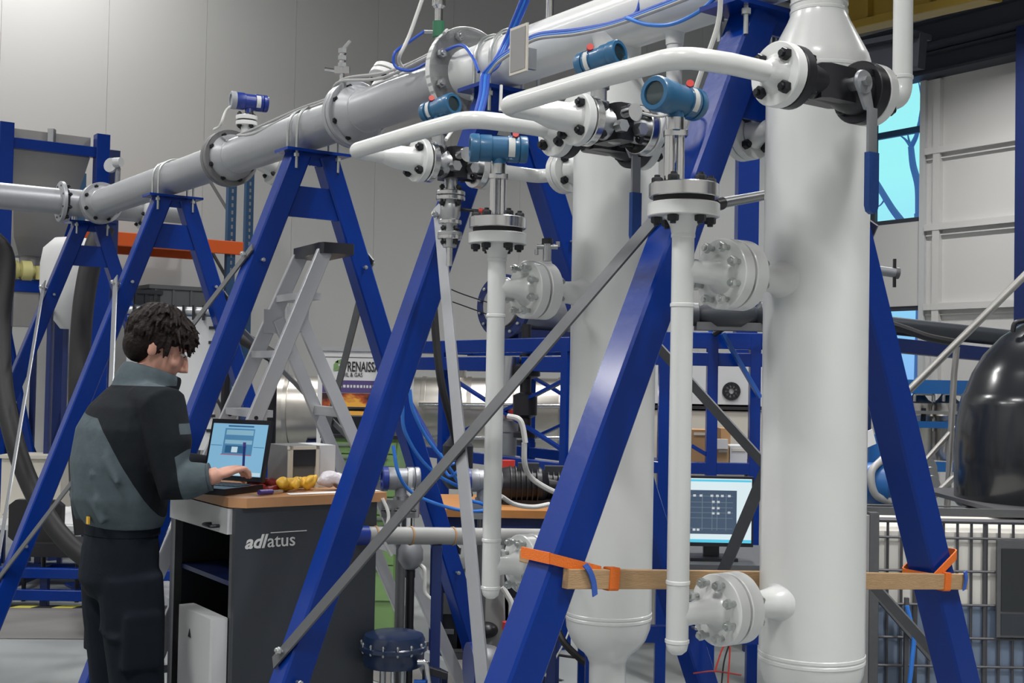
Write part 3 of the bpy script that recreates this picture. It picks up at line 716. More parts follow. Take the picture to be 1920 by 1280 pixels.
# left strap: round the nearest trestle's left leg and over the timber
lc = legpt('e', -1, 1.165); q = .055
lo = [lc - W * q - U * q + Z * .03, lc + W * q - U * q, lc + W * (q + .035) - U * q - Z * .01, lc + W * q + U * q, lc - W * q + U * q + Z * .03, lc - W * q - U * q + Z * .03]
strap(R(-2.070, -.499, 1.139), 'orange strap tying the timber to the left leg of nearest trestle', lo, [R(-2.085, -.585, 1.178), R(-2.088, -.575, 1.165), R(-2.088, -.563, 1.14), R(-2.088, -.558, 1.11)])
rc_ = legpt('e', 1, 1.08)
lo = [rc_ - W * .055 - U * .055 - Z * .03, rc_ + W * .05 - U * .055 + Z * .03, rc_ + W * .06 + U * .055 + Z * .03, rc_ - W * .05 + U * .055 - Z * .03, rc_ - W * .055 - U * .055 - Z * .03]
strap(R(-2.070, .69, 1.038), 'orange strap tying the timber to the right leg of nearest trestle', lo, [R(-2.085, .765, 1.062), R(-2.088, .765, 1.04), R(-2.088, .757, 1.012)])
MBk = MB().beam(P(983, 1040, 2.86), P(1012, 1046, 2.82), .03, .03, Z)
single('timber_block', MBk, 'timber', 'short timber offcut jammed behind the left leg of nearest trestle', 'timber', smooth=False)

# ------------------------------------------------------------------ cabinet with beech worktop
C0 = P(443, 934, 4.0); ZT = C0.z; C0.z = 0
CW, CD = .52, .60
def cb(a, b, z): return C0 + W * a + U * b + Z * z                # a along the long dark face, b along the drawer side
def cabinet():
    root = thing('equipment_cabinet', 'dark grey mobile cabinet with beech worktop beside the worker', 'cabinet', cb(CW / 2, CD / 2, 0))
    top = [(-.015, .03), (.03, -.015), (CW + .03, -.015), (CW + .03, CD + .03), (-.015, CD + .03)]
    MB().prism([cb(a, b, ZT - .032) for a, b in top], Z * .032).build('worktop', 'beech', root, False)
    zb, zt = .08, ZT - .033
    sp_ = MB(); sp_.box(cb(CW / 2, .012, (zb + zt) / 2), W * CW / 2, U * .012, Z * (zt - zb) / 2, .0); pn = sp_.build('side_panel', 'dark_grey', root, False)
    MB().box(cb(CW / 2, CD - .012, (zb + zt) / 2), W * CW / 2, U * .012, Z * (zt - zb) / 2).build('side_panel', 'dark_grey', root, False)
    MB().box(cb(CW - .012, CD / 2, (zb + zt) / 2), W * .011, U * (CD / 2 - .025), Z * (zt - zb) / 2).build('back_panel', 'dark_grey', root, False)
    MB().box(cb(CW / 2, CD / 2, zb + .012), W * (CW / 2 - .025), U * (CD / 2 - .025), Z * .012).build('base_panel', 'dark_grey', root, False)
    MB().box(cb(CW / 2, CD / 2, zt - .26), W * (CW / 2 - .025), U * (CD / 2 - .025), Z * .008).build('shelf', 'blue_dark', root, False)
    for b in (.035, CD - .035): MB().box(cb(.014, b, (zb + zt) / 2), W * .014, U * .011, Z * (zt - zb) / 2).build('corner_post', 'galv', root, False)
    dr = MB().box(cb(-.004, CD / 2, zt - .045), W * .012, U * (CD / 2 - .03), Z * .042).build('drawer_front', 'white_panel', root, False)
    MB().tube(arc([cb(-.02, .09, zt - .065), cb(-.05, .09, zt - .065), cb(-.05, .16, zt - .065), cb(-.02, .16, zt - .065)], .012), .006, 8).build('drawer_lock', 'black_plastic', dr)
    dd = MB().box(cb(-.03, .19, (zb + zt - .36) / 2 + .0), W * .028, U * .155, Z * (zt - .36 - zb) / 2, .1).build('lower_door', 'white_panel', root, False)
    zl = zt - .36 - .09
    MB().prism([cb(-.059, .24, zl), cb(-.059, .215, zl), cb(-.059, .2275, zl + .028)], -W * .002).build('door_mark', 'ink', dd, False)
    for a, b in ((.05, .05), (CW - .05, .05), (.05, CD - .05), (CW - .05, CD - .05)):
        c_ = MB(); c_.cyl(cb(a, b, .04) - W * .012, cb(a, b, .04) + W * .012, .04, n=20); c_.cyl(cb(a, b, .07), cb(a, b, .082), .03, n=12); c_.build('castor', 'rubber', root)
    o = cb(.032, -.002, ZT - .165)
    lettering('adl', .062, o, W, Z, 'label', pn, ext=.001, shear=.3, bold=.0016)
    lettering('atus', .062, o + W * .079, W, Z, 'label', pn, ext=.001, shear=.0, bold=.0003)
    MB().box(o + W * .155 + Z * .047 - U * .0005, W * .065, U * .001, Z * .0015).build('logo_line', 'label', pn, False)
    MB().tube(smooth_path([cb(CW + .01, -.02, ZT - .02), cb(CW + .03, -.03, ZT - .08), cb(CW + .015, -.03, ZT - .16), cb(CW + .05, -.02, ZT - .22)], 6), .006, 8).build('power_lead', 'cable_white', root)
cabinet()

# ------------------------------------------------------------------ laptop and PC box on the worktop
def laptop():
    sc = P(447, 835, 4.33); dn = V((-.42, -.90, 0)).normalized(); rx = Z.cross(dn).normalized() * -1
    if rx.x < 0: rx = -rx
    root = thing('laptop', 'open laptop with bright blue screen on the cabinet top', 'laptop', V((sc.x, sc.y, ZT)))
    up = (Z - dn * .18).normalized() if False else (Z * .97 - dn * .22).normalized()
    nn = rx.cross(up); nn = nn if nn.dot(dn) > 0 else -nn
    hw, hh = .128, .098
    cc = V((sc.x, sc.y, ZT + .135)) 
    lid = MB().box(cc, rx * hw, up * (hh + .01), nn * .008, .0).build('lid', 'black_plastic', root, False)
    fz = cc + nn * .0085
    MB().box(fz, rx * (hw - .010), up * (hh - .006), nn * .001).build('screen', 'screen_laptop', lid, False)
    def win(x0, x1, y0, y1, m, k=0):
        MB().box(fz + rx * (x0 + x1) / 2 + up * (y0 + y1) / 2 + nn * (.0015 + k * .0005), rx * abs(x1 - x0) / 2, up * abs(y1 - y0) / 2, nn * .0004).build('screen_window', m, lid, False)
    win(-.062, .066, -.018, .075, 'scr_mid'); win(-.066, .066, -.02, -.017, 'scr_red', 1); win(-.055, .062, .052, .07, 'scr_pale', 1); win(-.055, .062, .02, .034, 'scr_pale', 1)
    win(-.05, .04, -.012, .014, 'scr_dark', 1); win(-.022, .004, -.01, .01, 'scr_white', 2); win(-.05, .06, .081, .086, 'scr_dark', 1)
    win(-.115, -.066, .012, .0145, 'scr_mid', 0); win(.07, .115, .010, .0125, 'scr_mid', 0); win(-.116, .116, -.09, -.078, 'scr_white', 1)
    hing = cc - up * (hh + .01); bc = V((hing.x, hing.y, ZT + .012)) + V((dn.x, dn.y, 0)) * .105
    ba = MB().box(bc, rx * hw, V((dn.x, dn.y, 0)) * .105, Z * .011).build('base', 'black_plastic', root, False)
    for r_ in range(5):
        for k in range(11):
            MB().box(bc + rx * (-.1 + k * .02) + V((dn.x, dn.y, 0)) * (-.07 + r_ * .02) + Z * .0115, rx * .008, V((dn.x, dn.y, 0)) * .008, Z * .0015).build('key', 'dark_grey', ba, False)
    MB().box(bc + V((dn.x, dn.y, 0)) * .07 + Z * .0115, rx * .03, V((dn.x, dn.y, 0)) * .02, Z * .001).build('touchpad', 'grey_plastic', ba, False)
mat('screen_laptop', (.02, .05, .08), .2, emit=(.27, .55, .78), estr=.75)
mat('scr_mid', (.02, .05, .08), .2, emit=(.09, .26, .46), estr=.7); mat('scr_pale', (.02, .05, .08), .2, emit=(.30, .55, .70), estr=.7)
mat('scr_dark', (.02, .05, .08), .2, emit=(.02, .10, .24), estr=.7); mat('scr_red', (.02, .05, .08), .2, emit=(.5, .10, .16), estr=.7); mat('scr_white', (.02, .05, .08), .2, emit=(.60, .78, .85), estr=.8)
laptop()
def pcbox():
    c = P(548, 855, 4.47); c.z = ZT; root = thing('control_box', 'black and white control box standing behind the laptop', 'box', c)
    h = .15
    MB().box(c + Z * (h / 2), W * .055, U * .09, Z * h / 2).build('case', 'grey_plastic', root, False)
    f = c - U * .092
    for a in (-.05, .052): MB().box(f + W * a + Z * h / 2, W * .006, U * .01, Z * h / 2).build('front_frame', 'cream', root, False)
    MB().box(f + Z * (h - .006), W * .058, U * .01, Z * .006).build('front_frame', 'cream', root, False)
    MB().box(f + W * .002 + Z * (h * .72), W * .045, U * .006, Z * .03).build('drive_cover', 'black_plastic', root, False)
    MB().box(c + W * .095 + Z * (h / 2 + .001), W * .035, U * .085, Z * h / 2).build('white_case', 'white_panel', root, False)
pcbox()
# things lying on the worktop
def blob(name, c, rx, ry, rz, m, label, cat, seed=0, n=9, parent=None):
    rnd = random.Random(seed); b = MB(); c = V(c)
    for k in range(n):
        d = V((rnd.uniform(-1, 1) * rx * .7, rnd.uniform(-1, 1) * ry * .7, rz * rnd.uniform(.35, .75)))
        r_ = rnd.uniform(.3, .5)
        b.ball(c + d, rx * r_, ry * r_, rz * rnd.uniform(.3, .5), Euler((rnd.random(), rnd.random(), rnd.random() * 3)).to_matrix(), 10, 7)
    me = remeshed(b, min(rx, ry, rz) * .14, 2); zmin = min(v.co.z for v in me.vertices)
    me.transform(Matrix.Translation((0, 0, c.z - zmin)))
    off = c.copy(); me.transform(Matrix.Translation(-off)); me.materials.clear(); me.materials.append(MATS[m]); me.name = name
    o = bpy.data.objects.new(name, me); COL.objects.link(o); o.location = off
    return tag(o, label, cat)
def onT(x, y, z=None): return PH(x, y, ZT if z is None else z)
def wt(a, b): return cb(a, b, ZT + .001)
blob('work_glove', wt(.24, .13), .05, .035, .05, 'yellow', 'crumpled yellow work glove left of the clear plastic bag', 'glove', 3)
blob('work_glove', wt(.33, .17), .045, .03, .05, 'yellow', 'crumpled yellow glove half behind the clear plastic bag', 'glove', 5)
blob('plastic_bag', wt(.44, .10), .085, .045, .055, 'bag', 'clear crumpled plastic bag at the right end of the worktop', 'bag', 8, 12)
def tool(name, a, b, r, m, label, cat, m2=None):
    root = thing(name, label, cat, V((a.x, a.y, ZT)))
    MB().tube(smooth_path([a, a.lerp(b, .3), a.lerp(b, .55)], 4), r, 10).build('handle', m, root); MB().tube([a.lerp(b, .5), b], r * .5, 8).build('shaft', m2 or 'steel', root)
tool('screwdriver', wt(.15, .10) + Z * .012, wt(.27, .20) + Z * .012, .011, 'red_dark', 'dark red handled screwdriver lying in front of the laptop', 'tool')
tool('screwdriver', wt(.12, .17) + Z * .012, wt(.25, .27) + Z * .010, .011, 'red', 'bright red handled tool lying under the laptop screen', 'tool')
tool('pliers', wt(.10, .05) + Z * .010, wt(.20, .085) + Z * .008, .009, 'violet', 'violet handled pliers by the hand of the worker', 'tool', 'chrome')
blob('cable_tangle', wt(.19, .24), .06, .05, .035, 'red_dark', 'dark red tangle of leads beside the screwdrivers', 'cable', 12)
single('paper_sheet', MB().prism([wt(.20, .02), wt(.45, .015), wt(.46, .07), wt(.21, .075)], Z * .001), 'paper', 'white sheet of paper under the plastic bag', 'paper', smooth=False)
single('paper_sheet', MB().prism([wt(.50, .02), wt(.545, .02), wt(.545, .20), wt(.50, .22)], Z * .001), 'paper', 'white sheet of paper at the right edge of the worktop', 'paper', smooth=False)
MBc = MB().lathe(wt(.02, .33), Z, [(0, .016), (.05, .018), (.052, .014), (.052, 0)], 16)
single('paper_cup', MBc, 'paper', 'small white cup left of the laptop screen', 'cup')

# ------------------------------------------------------------------ aluminium step ladder
def ladder():
    top = P(606, 470, 5.08); q = V((.48, -.877, 0)); h = V((-.877, -.48, 0))
    zt = top.z - .02; T = V((top.x, top.y, 0))
    root = thing('step_ladder', 'aluminium step ladder with black top cap behind the cabinet', 'ladder', T)
    def fs(sd, z): k = 1 - z / zt; return T + h * (.05 + .86 * k) + q * sd * (.15 + .10 * k) + Z * z
    zh = 1.80
    def rs(sd, z): k = 1 - z / zh; return fs(sd, zh) - q * sd * .02 - h * (.02 + .86 * k) + q * sd * .06 * k + Z * (z - zh)
    for sd in (-1, 1):
        MB().beam(fs(sd, 0.01), fs(sd, zt), .06, .025, h, .1).build('front_stile', 'alu', root, False)
        MB().beam(rs(sd, 0.01), rs(sd, zh), .05, .022, h, .1).build('rear_stile', 'alu', root, False)
        MB().box(fs(sd, zh - .01) - h * .01 - q * sd * .012, h * .045, Z * .05, q * .004).build('hinge_plate', 'alu', root, False)
        for p in (fs(sd, .015), rs(sd, .015)): MB().box(p, h * .035, q * .02, Z * .015).build('foot', 'rubber', root, False)
        MB().beam(fs(sd, .95), rs(sd, .95), .02, .004, Z).build('spreader', 'galv_light', root, False)
    z = .24
    while z < zt - .1:
        a, b = fs(-1, z), fs(1, z); MB().box((a + b) / 2 - h * .02, (b - a) / 2, h * .045, Z * .014).build('tread', 'alu', root, False); z += .235
    for z in (.35, .85, 1.42): MB().beam(rs(-1, z), rs(1, z), .04, .025, Z).build('rear_rail', 'alu', root, False)
    MB().box(T + Z * (zt + .015), q * .185, h * .075, Z * .022, .15).build('top_cap', 'black_plastic', root)
    for sd in (-1, 1):
        for z in (1.40, .45): MB().cyl(fs(sd, z) + q * .016, fs(sd, z) - q * .016, .008, n=10).build('rivet', 'black_steel', root)
ladder()
# ------------------------------------------------------------------ the worker
def worker():
    mc = P(243, 900, 4.15); c = V((mc.x, mc.y, 0)); f = V((.80, .60, 0)); r = V((.60, -.80, 0)); l = -r
    root = thing('person', 'person in dark two-tone work jacket bending over the laptop', 'person', c)
    def L(a, b, z): return c + f * a + r * b + Z * z              # forward, to his right, up
    # --- joints
    hc = L(.085, .01, 1.66); ph = .48; f0 = V((.955, .297, 0)); rh = V((.297, -.955, 0)); hf = f0 * math.cos(ph) - Z * math.sin(ph); hu = Z * math.cos(ph) + f0 * math.sin(ph)
    def H(a, b, u_): return hc + hf * a + rh * b + hu * u_
    RH = Matrix((hf, rh, hu)).transposed()
    sh_r, el_r = L(.03, .20, 1.455), L(.05, .265, 1.215); wr_r = P(398, 893, 3.98)
    hd_r = P(413, 888, 4.0)
    sh_l, el_l = L(.05, -.20, 1.455), L(.17, -.27, 1.23); wr_l = L(.40, -.13, 1.215); hd_l = L(.44, -.11, 1.205)
    body = MB()
    # head
    body.ball(H(-.012, 0, .03), .098, .076, .098, RH, 24, 16); body.ball(H(.028, 0, -.03), .072, .062, .085, RH, 20, 14)
    body.ball(H(.058, 0, -.09), .034, .036, .026, RH, 16, 10); body.ball(H(.03, 0, -.075), .055, .054, .035, RH, 16, 10)
    body.tube([H(.092, 0, .012), H(.108, 0, -.012), H(.118, 0, -.032), H(.100, 0, -.040)], .01, 10, rad=[.008, .010, .013, .010])
    for sd in (-1, 1):
        body.ball(H(-.012, sd * .078, -.015), .020, .009, .032, RH @ Euler((0, 0, -.35 * sd)).to_matrix(), 12, 8)
        body.ball(H(.075, sd * .033, .028), .016, .022, .008, RH, 10, 8)              # brow
        body.ball(H(.066, sd * .04, -.03), .022, .02, .018, RH, 10, 8)               # cheek
    body.ball(H(.088, 0, -.062), .012, .022, .006, RH, 10, 8); body.ball(H(.086, 0, -.072), .012, .02, .006, RH, 10, 8)
    body.tube([H(-.02, 0, -.07), L(.07, 0, 1.52), L(.03, 0, 1.44)], .05, 14, rad=[.052, .056, .075])
    # core, arms, legs inside the clothes
    def ring(a, b, z, ra, rb, n=20): return [L(a + ra * math.cos(2 * PI * k / n), b + rb * math.sin(2 * PI * k / n), z) for k in range(n)]
    body.loft([ring(-.02, 0, .88, .085, .14), ring(-.01, 0, 1.05, .085, .135), ring(.01, 0, 1.25, .10, .15), ring(.02, 0, 1.40, .095, .17), ring(.02, 0, 1.48, .06, .09)])
    for sh, el, wr in ((sh_r, el_r, wr_r), (sh_l, el_l, wr_l)):
        body.tube([sh, sh.lerp(el, .5), el, el.lerp(wr, .3), wr], .04, 14, rad=[.05, .047, .04, .042, .027])
    for sd in (-1, 1):
        hp, kn, an = L(-.01, sd * .095, .90), L(.0, sd * .105, .49), L(-.05, sd * .105, .09)
        body.tube([hp, hp.lerp(kn, .5), kn, kn.lerp(an, .35), an], .07, 16, rad=[.08, .072, .055, .055, .036])
        body.ball(L(.02, sd * .11, .05), .11, .042, .04, Matrix((f, r, Z)).transposed())
    # hands: palm, four fingers with knuckle bends, thumb from the side of the palm
    def hand(wr, tip, side, curl):
        d = (tip - wr).normalized(); up = (Z - d * Z.dot(d)).normalized(); s_ = d.cross(up).normalized() * side   # s_ points to the thumb side
        M = Matrix((d, s_, up)).transposed()
        pc = wr + d * .045; body.ball(pc, .052, .040, .017, M, 16, 10); body.tube([wr - d * .02, wr + d * .02], .025, 12, rad=[.027, .028])
        for k, (o_, ln) in enumerate(((.029, .070), (.010, .078), (-.010, .073), (-.028, .058))):
            p0 = pc + d * .036 + s_ * o_; p1 = p0 + (d * .75 + s_ * o_ * 2 + up * .12 - up * curl * .3).normalized() * ln * .42
            p2 = p1 + (d * .55 - up * curl).normalized() * ln * .34; p3 = p2 + (d * .1 - up * curl * 1.1).normalized() * ln * .28
            body.tube([p0 - d * .012, p0, p1, p2, p3], .009, 8, rad=[.011, .0105, .0098, .0090, .0075])
        q0 = pc + s_ * .03 - d * .012; q1 = q0 + (s_ * .7 + d * .6 - up * .25).normalized() * .034; q2 = q1 + (d * .9 + s_ * .1 - up * .3).normalized() * .03
        body.tube([q0 - s_ * .01, q0, q1, q2], .011, 8, rad=[.014, .013, .011, .0088])
        return pc, d, s_, up
    pc, hd_d, hd_s, hd_u = hand(wr_r, hd_r, -1, .75); hand(wr_l, hd_l, 1, .5)
    bo = mesh_obj('body', remeshed(body, .0048, 3), ['skin'], root)
    for sd in (-1, 1):
        MB().ball(H(.083, sd * .033, .010), .009, .012, .006, RH, 12, 8).build('eye', 'fabric_white', bo); MB().ball(H(.091, sd * .033, .008), .003, .005, .005, RH, 10, 6).build('pupil', 'ink', bo)
        MB().tube([H(.088, sd * .018, .033), H(.090, sd * .035, .037), H(.080, sd * .05, .033)], .004, 6).build('eyebrow', 'hair', bo)
    # --- hair
    hb = MB(); rnd = random.Random(4)
    hb.ball(H(-.022, 0, .045), .104, .086, .090, RH, 24, 16); hb.ball(H(-.055, 0, -.015), .062, .078, .072, RH, 18, 12)
    for k in range(420):
        th = rnd.uniform(-PI, PI); el = rnd.uniform(-.75, 1.5)
        if abs(th) < 1.15 and el < .25: el = rnd.uniform(.3, 1.4)                 # keep the face free
        base = V((math.cos(th) * math.cos(el), math.sin(th) * math.cos(el), math.sin(el)))
        out = (hf * base.x + rh * base.y + hu * base.z)
        p0 = H(-.022 + base.x * .100, base.y * .083, .043 + base.z * .087)
        front = base.x > .3
        dwn = (hu * -1 + Z * -.35); dwn = (dwn - out * dwn.dot(out)).normalized() + r * rnd.uniform(-.35, .35)
        if front: dwn = (dwn + hf * .15).normalized()
        ln = rnd.uniform(.045, .075) if front else rnd.uniform(.03, .05)
        p1 = p0 + out * .006 + dwn * ln * .5; p2 = p1 + dwn * ln * .55 - out * (.004 if not front else -.004)
        hb.tube([p0 - out * .012, p0 + out * .003, p1, p2], .008, 6, rad=[.008, .0095, .008, .0028])
    mesh_obj('hair', remeshed(hb, .0034, 1), ['hair'], root)
    # --- jacket
    j = MB()
    j.loft([ring(-.015, 0, 1.055, .118, .170, 28), ring(-.02, 0, 1.09, .135, .185, 28), ring(-.03, 0, 1.15, .150, .205, 28), ring(-.03, 0, 1.27, .158, .222, 28), ring(-.02, 0, 1.38, .150, .222, 28), ring(.0, 0, 1.455, .130, .200, 28), ring(.02, 0, 1.51, .10, .14, 28), ring(.045, 0, 1.545, .085, .085, 28)])
    for sh, el, wr, sd in ((sh_r, el_r, wr_r, 1), (sh_l, el_l, wr_l, -1)):
        m1 = sh.lerp(el, .5) + r * sd * .008
        j.tube([L(.01, sd * .10, 1.46), sh, m1, el, el.lerp(wr, .35), el.lerp(wr, .75), el.lerp(wr, .93)], .07, 16, rad=[.08, .082, .076, .068, .062, .052, .045])
    # folds in the back and sleeves
    for k in range(9):
        z0 = rnd.uniform(1.14, 1.38); b0 = rnd.uniform(-.12, .16); a0 = -.017 - .145 * math.sqrt(max(.05, 1 - (b0 / .225) ** 2))
        j.tube([L(a0 + .008, b0, z0 + .06), L(a0 - .002, b0 + rnd.uniform(-.02, .03), z0), L(a0 + .012, b0 + rnd.uniform(-.03, .05), z0 - .07)], .02, 8, rad=[.010, .021, .010])
    for k in range(7):
        q = el_r.lerp(wr_r, .1 + k * .11); j.ball(q, .026, .060 - k * .002, .056 - k * .0022, Matrix(basis(wr_r - el_r)[::-1]).transposed() @ Euler((0, rnd.uniform(-.3, .3), rnd.uniform(-.3, .3))).to_matrix(), 12, 8)
    # standing collar
    cring = lambda cx, z_, ra, rb, tilt: [L(cx + ra * math.cos(2 * PI * k / 24), rb * math.sin(2 * PI * k / 24), z_ - tilt * math.cos(2 * PI * k / 24)) for k in range(24)]
    j.loft([cring(.035, 1.49, .105, .110, .02), cring(.05, 1.53, .105, .100, .03), cring(.065, 1.562, .102, .093, .03), cring(.072, 1.578, .096, .086, .03)])
    cxw = c.x
    def jm(p):
        rel = p - c; a = rel.dot(f); b = rel.dot(r); z = p.z
        fd = wr_r - el_r; tt = (p - el_r).dot(fd.normalized()); arm = min(tt - .025, .10 - (p - el_r - fd.normalized() * tt).length)   # forearm
        col = min(z - 1.525, .13 - a)                                             # back of the collar
        pat = min(.017 - abs(z - 1.39), a - .05, b - .05, .24 - a)                # sleeve patch
        yk = 1.425 - .02 * (b / .2) - z                                           # below the yoke
        k = max(0, (1.435 - z) / .30)
        bk = min(yk, -.085 + .20 * k ** .8 - (p.x - cxw))
        return max(arm, col, pat, bk)
    jme = remeshed(j, .0075, 4); za = jme.attributes.new('zone', 'FLOAT', 'POINT'); za.data.foreach_set('value', [jm(v_.co) for v_ in jme.vertices]); jo = mesh_obj('jacket', jme, ['jacket_two_tone'], root)
    cf = MB().tube([el_r.lerp(wr_r, .90), el_r.lerp(wr_r, .96)], .046, 18); cf.build('cuff', 'jacket_grey', jo)
    MB().box(L(-.155, .06, 1.085), r * .010, Z * .012, f * .003).build('badge', 'yellow', jo, False)
    # --- trousers
    t = MB()
    t.loft([ring(-.02, 0, 1.08, .105, .150, 24), ring(-.025, 0, .98, .120, .165, 24), ring(-.03, 0, .88, .125, .168, 24), ring(-.02, 0, .82, .10, .155, 24)])
    for sd in (-1, 1):
        hp, kn, an = L(-.02, sd * .088, .90), L(.01, sd * .105, .50), L(-.03, sd * .11, .06)
        t.tube([hp, hp.lerp(kn, .35), hp.lerp(kn, .7), kn, kn.lerp(an, .4), kn.lerp(an, .8), an], .1, 18, rad=[.105, .103, .092, .086, .086, .084, .088])
        for k in range(9):
            z0 = rnd.uniform(.1, .85); t.ball(L(rnd.uniform(-.08, .05), sd * (.1 + rnd.uniform(-.03, .06)), z0), .06, .07, .012, Euler((rnd.uniform(-.5, .5), rnd.uniform(-.5, .5), 0)).to_matrix(), 12, 8)
        t.box(L(-.01, sd * .185, .70), f * .065, r * .02, Z * .09)                  # thigh pocket
    tr = mesh_obj('trousers', remeshed(t, .009, 4), ['trousers'], root)
    bt = MB().loft([ring(-.02, 0, 1.03, .118, .160, 24), ring(-.02, 0, 1.065, .118, .160, 24)]); bt.build('belt', 'trousers', tr)
    for sd in (-1, 1):
        s_ = MB(); s_.ball(L(.045, sd * .115, .05), .145, .052, .05, Matrix((f, r, Z)).transposed(), 20, 12); s_.tube([L(-.03, sd * .112, .04), L(-.03, sd * .112, .13)], .055, 14)
        me = remeshed(s_, .008, 3); mesh_obj('shoe', me, ['rubber'], root)
    pen_p = pc + hd_d * .075 + hd_u * .01
    p_ = thing('pen', 'blue pen held upright in the hand of the worker', 'pen', pen_p - Z * .03)
    MB().tube([pen_p - Z * .03, pen_p + Z * .055 + V((.002, 0, 0))], .0042, 8).build('barrel', 'inst_blue', p_); MB().tube([pen_p + Z * .055 + V((.002, 0, 0)), pen_p + Z * .068 + V((.0025, 0, 0))], .005, 8).build('cap', 'violet', p_)
worker()
# ------------------------------------------------------------------ helpers for things seen behind the rig
def PS(x, y, s):                                                  # pixel onto a plane across the hall at s
    r_ = ray(x, y); return ORG + r_ * ((R(s, 0, 0) - ORG).dot(U) / r_.dot(U))
def ST(p): q = p - A0; return q.dot(U), q.dot(W)
def down(p, z=0): return V((p.x, p.y, z))
def bar(root, name, a, b, wx, wy, m, side=None): return MB().beam(a, b, wx, wy, side, .08).build(name, m, root, False)
def pxs(px, d): return px * d / F                                 # size in metres of px pixels at depth d

# ------------------------------------------------------------------ hopper in its blue frame, far left
def hopper():
    s0, s1 = 6.2, 7.3
    tl, tr = ST(PS(9, 300, s0))[1], ST(PS(190, 300, s0))[1]; zt = PS(190, 253, s0).z
    root = thing('hopper_stand', 'blue steel frame carrying the grey hopper at far left', 'frame', R((s0 + s1) / 2, (tl + tr) / 2, 0))
    for s in (s0, s1):
        for t in (tl, tr): bar(root, 'post', R(s, t, 0), R(s, t, zt), .11, .11, 'blue_paint', W)
    def rail(y, h, s=s0): z = PS(100, y, s).z; bar(root, 'cross_rail', R(s, tl, z), R(s, tr, z), h, .07, 'blue_paint', Z)
    rail(277, .085); rail(539, .10); rail(300, .085, s1); rail(539, .1, s1)
    for t in (tl, tr): z = PS(100, 539, s0).z; bar(root, 'side_rail', R(s0, t, z), R(s1, t, z), .09, .07, 'blue_paint', Z)
    z1 = PS(100, 560, s0).z; z2 = .35
    bar(root, 'diagonal', R(s0, tl, z1), R(s0, (tl + tr) / 2, z2), .05, .05, 'blue_paint'); bar(root, 'diagonal', R(s0, tr, z1), R(s0, (tl + tr) / 2, z2), .05, .05, 'blue_paint')
    p = PS(120, 560, s0); t_ = ST(p)[1]; bar(root, 'post', R(s0 + .1, t_, 0), R(s0 + .1, t_, p.z), .11, .11, 'blue_dark', W)
    for k in (0, 1): bar(root, 'diagonal', R(s0 + .1, t_ - .1, .2 + k * .5), R(s0 + .1, tl + .1, .9 + k * .5), .035, .035, 'black_steel')
    hp = thing('hopper', 'grey sheet steel hopper tapering down between blue posts', 'hopper', R((s0 + s1) / 2, (tl + tr) / 2, 1.9))
    za, zb, zc = PS(100, 247, s0).z, PS(100, 285, s0).z, PS(100, 440, s0).z
    a, b = tl + .07, tr - .075; mid = (a + b) / 2 - .02
    def rect(t0, t1, sa, sb, z): return [R(sa, t0, z), R(sa, t1, z), R(sb, t1, z), R(sb, t0, z)]
    MB().loft([rect(a, b, s0 + .06, s1 - .06, zb), rect(a, b, s0 + .06, s1 - .06, za)]).build('upper_bin', 'steel_dull', hp, False)
    MB().loft([rect(mid - .14, mid + .14, s0 + .4, s1 - .4, zc - .15), rect(mid - .2, mid + .2, s0 + .33, s1 - .33, zc), rect(a, b, s0 + .06, s1 - .06, zb)]).build('cone', 'steel_dull', hp, False)
    q = PS(97, 258, s0 + .04); MB().beam(q + Z * .07, q - Z * .07, .06, .05).build('lifting_lug', 'steel', hp, False)
    MB().cyl(R(s0 + .55, mid, zc - .4), R(s0 + .55, mid, zc - .15), .1, n=20).build('outlet', 'steel_dull', hp)
    zr = PS(100, 539, s0).z + .05
    q = PS(50, 512, s0); q.z = zr + .07
    g = thing('gear_motor', 'pale yellow gear motor on the blue rail under the hopper', 'motor', down(q, zr))
    MB().lathe(q - W * .17, W, [(0, .05), (.02, .075), (.09, .078), (.095, .06), (.12, .06), (.125, .085), (.2, .085), (.205, .05), (.26, .04)], 20).build('body', 'yellow_soft', g)
    MB().box(q + W * .12 - Z * .01, W * .06, U * .06, Z * .055, .2).build('gearbox', 'yellow_soft', g, False)
    MB().cyl(q + W * .14 - U * .06, q + W * .14 - U * .075, .022, n=12).build('shaft_end', 'black_steel', g)
    for k in range(6): MB().lathe(q - W * (.14 - k * .012), W, [(0, .084), (.004, .084)], 20).build('fin', 'yellow_soft', g)
    q = PS(42, 580, s0 + .1); g = thing('screw_feeder', 'dull grey feeder housing below the pale yellow motor', 'machine', q - Z * .15)
    MB().box(q, W * .12, U * .12, Z * .14, .2).build('housing', 'steel_dull', g, False); MB().cyl(q + Z * .14, q + Z * .2, .09, n=18).build('inlet', 'steel_dull', g); MB().cyl(q + W * .12 - Z * .05, q + W * .26 - Z * .05, .05, n=16).build('outlet', 'steel_dull', g)
    for k in (-1, 1): MB().beam(down(q) + W * .1 * k, q + W * .1 * k - Z * .14, .04, .04).build('leg', 'blue_dark', g, False)
    q = PS(208, 310, s0 - .2); g = thing('wall_gauge', 'round white fitting with pipe beside the right hopper post', 'gauge', q - Z * .3)
    MB().disc(q, V((-.3, -1, .1)), .06, .03, 24).build('face', 'white_panel', g); MB().cyl(q + V((.04, -.03, .02)), q + V((.10, -.05, .02)), .04, n=16).build('cap', 'white_panel', g)
    MB().cyl(q + V((.06, 0, -.02)), q + V((.05, 0, -.34)), .022, n=12).build('pipe', 'galv_light', g)
    q = PS(213, 300, s0 + .4); bar(root, 'post', down(q), R(s0 + .4, ST(q)[1], q.z + .08), .09, .09, 'blue_dark', W)
mat('steel_dull', (.38, .37, .355), .42, .6, var=.12, vscale=3)
hopper()
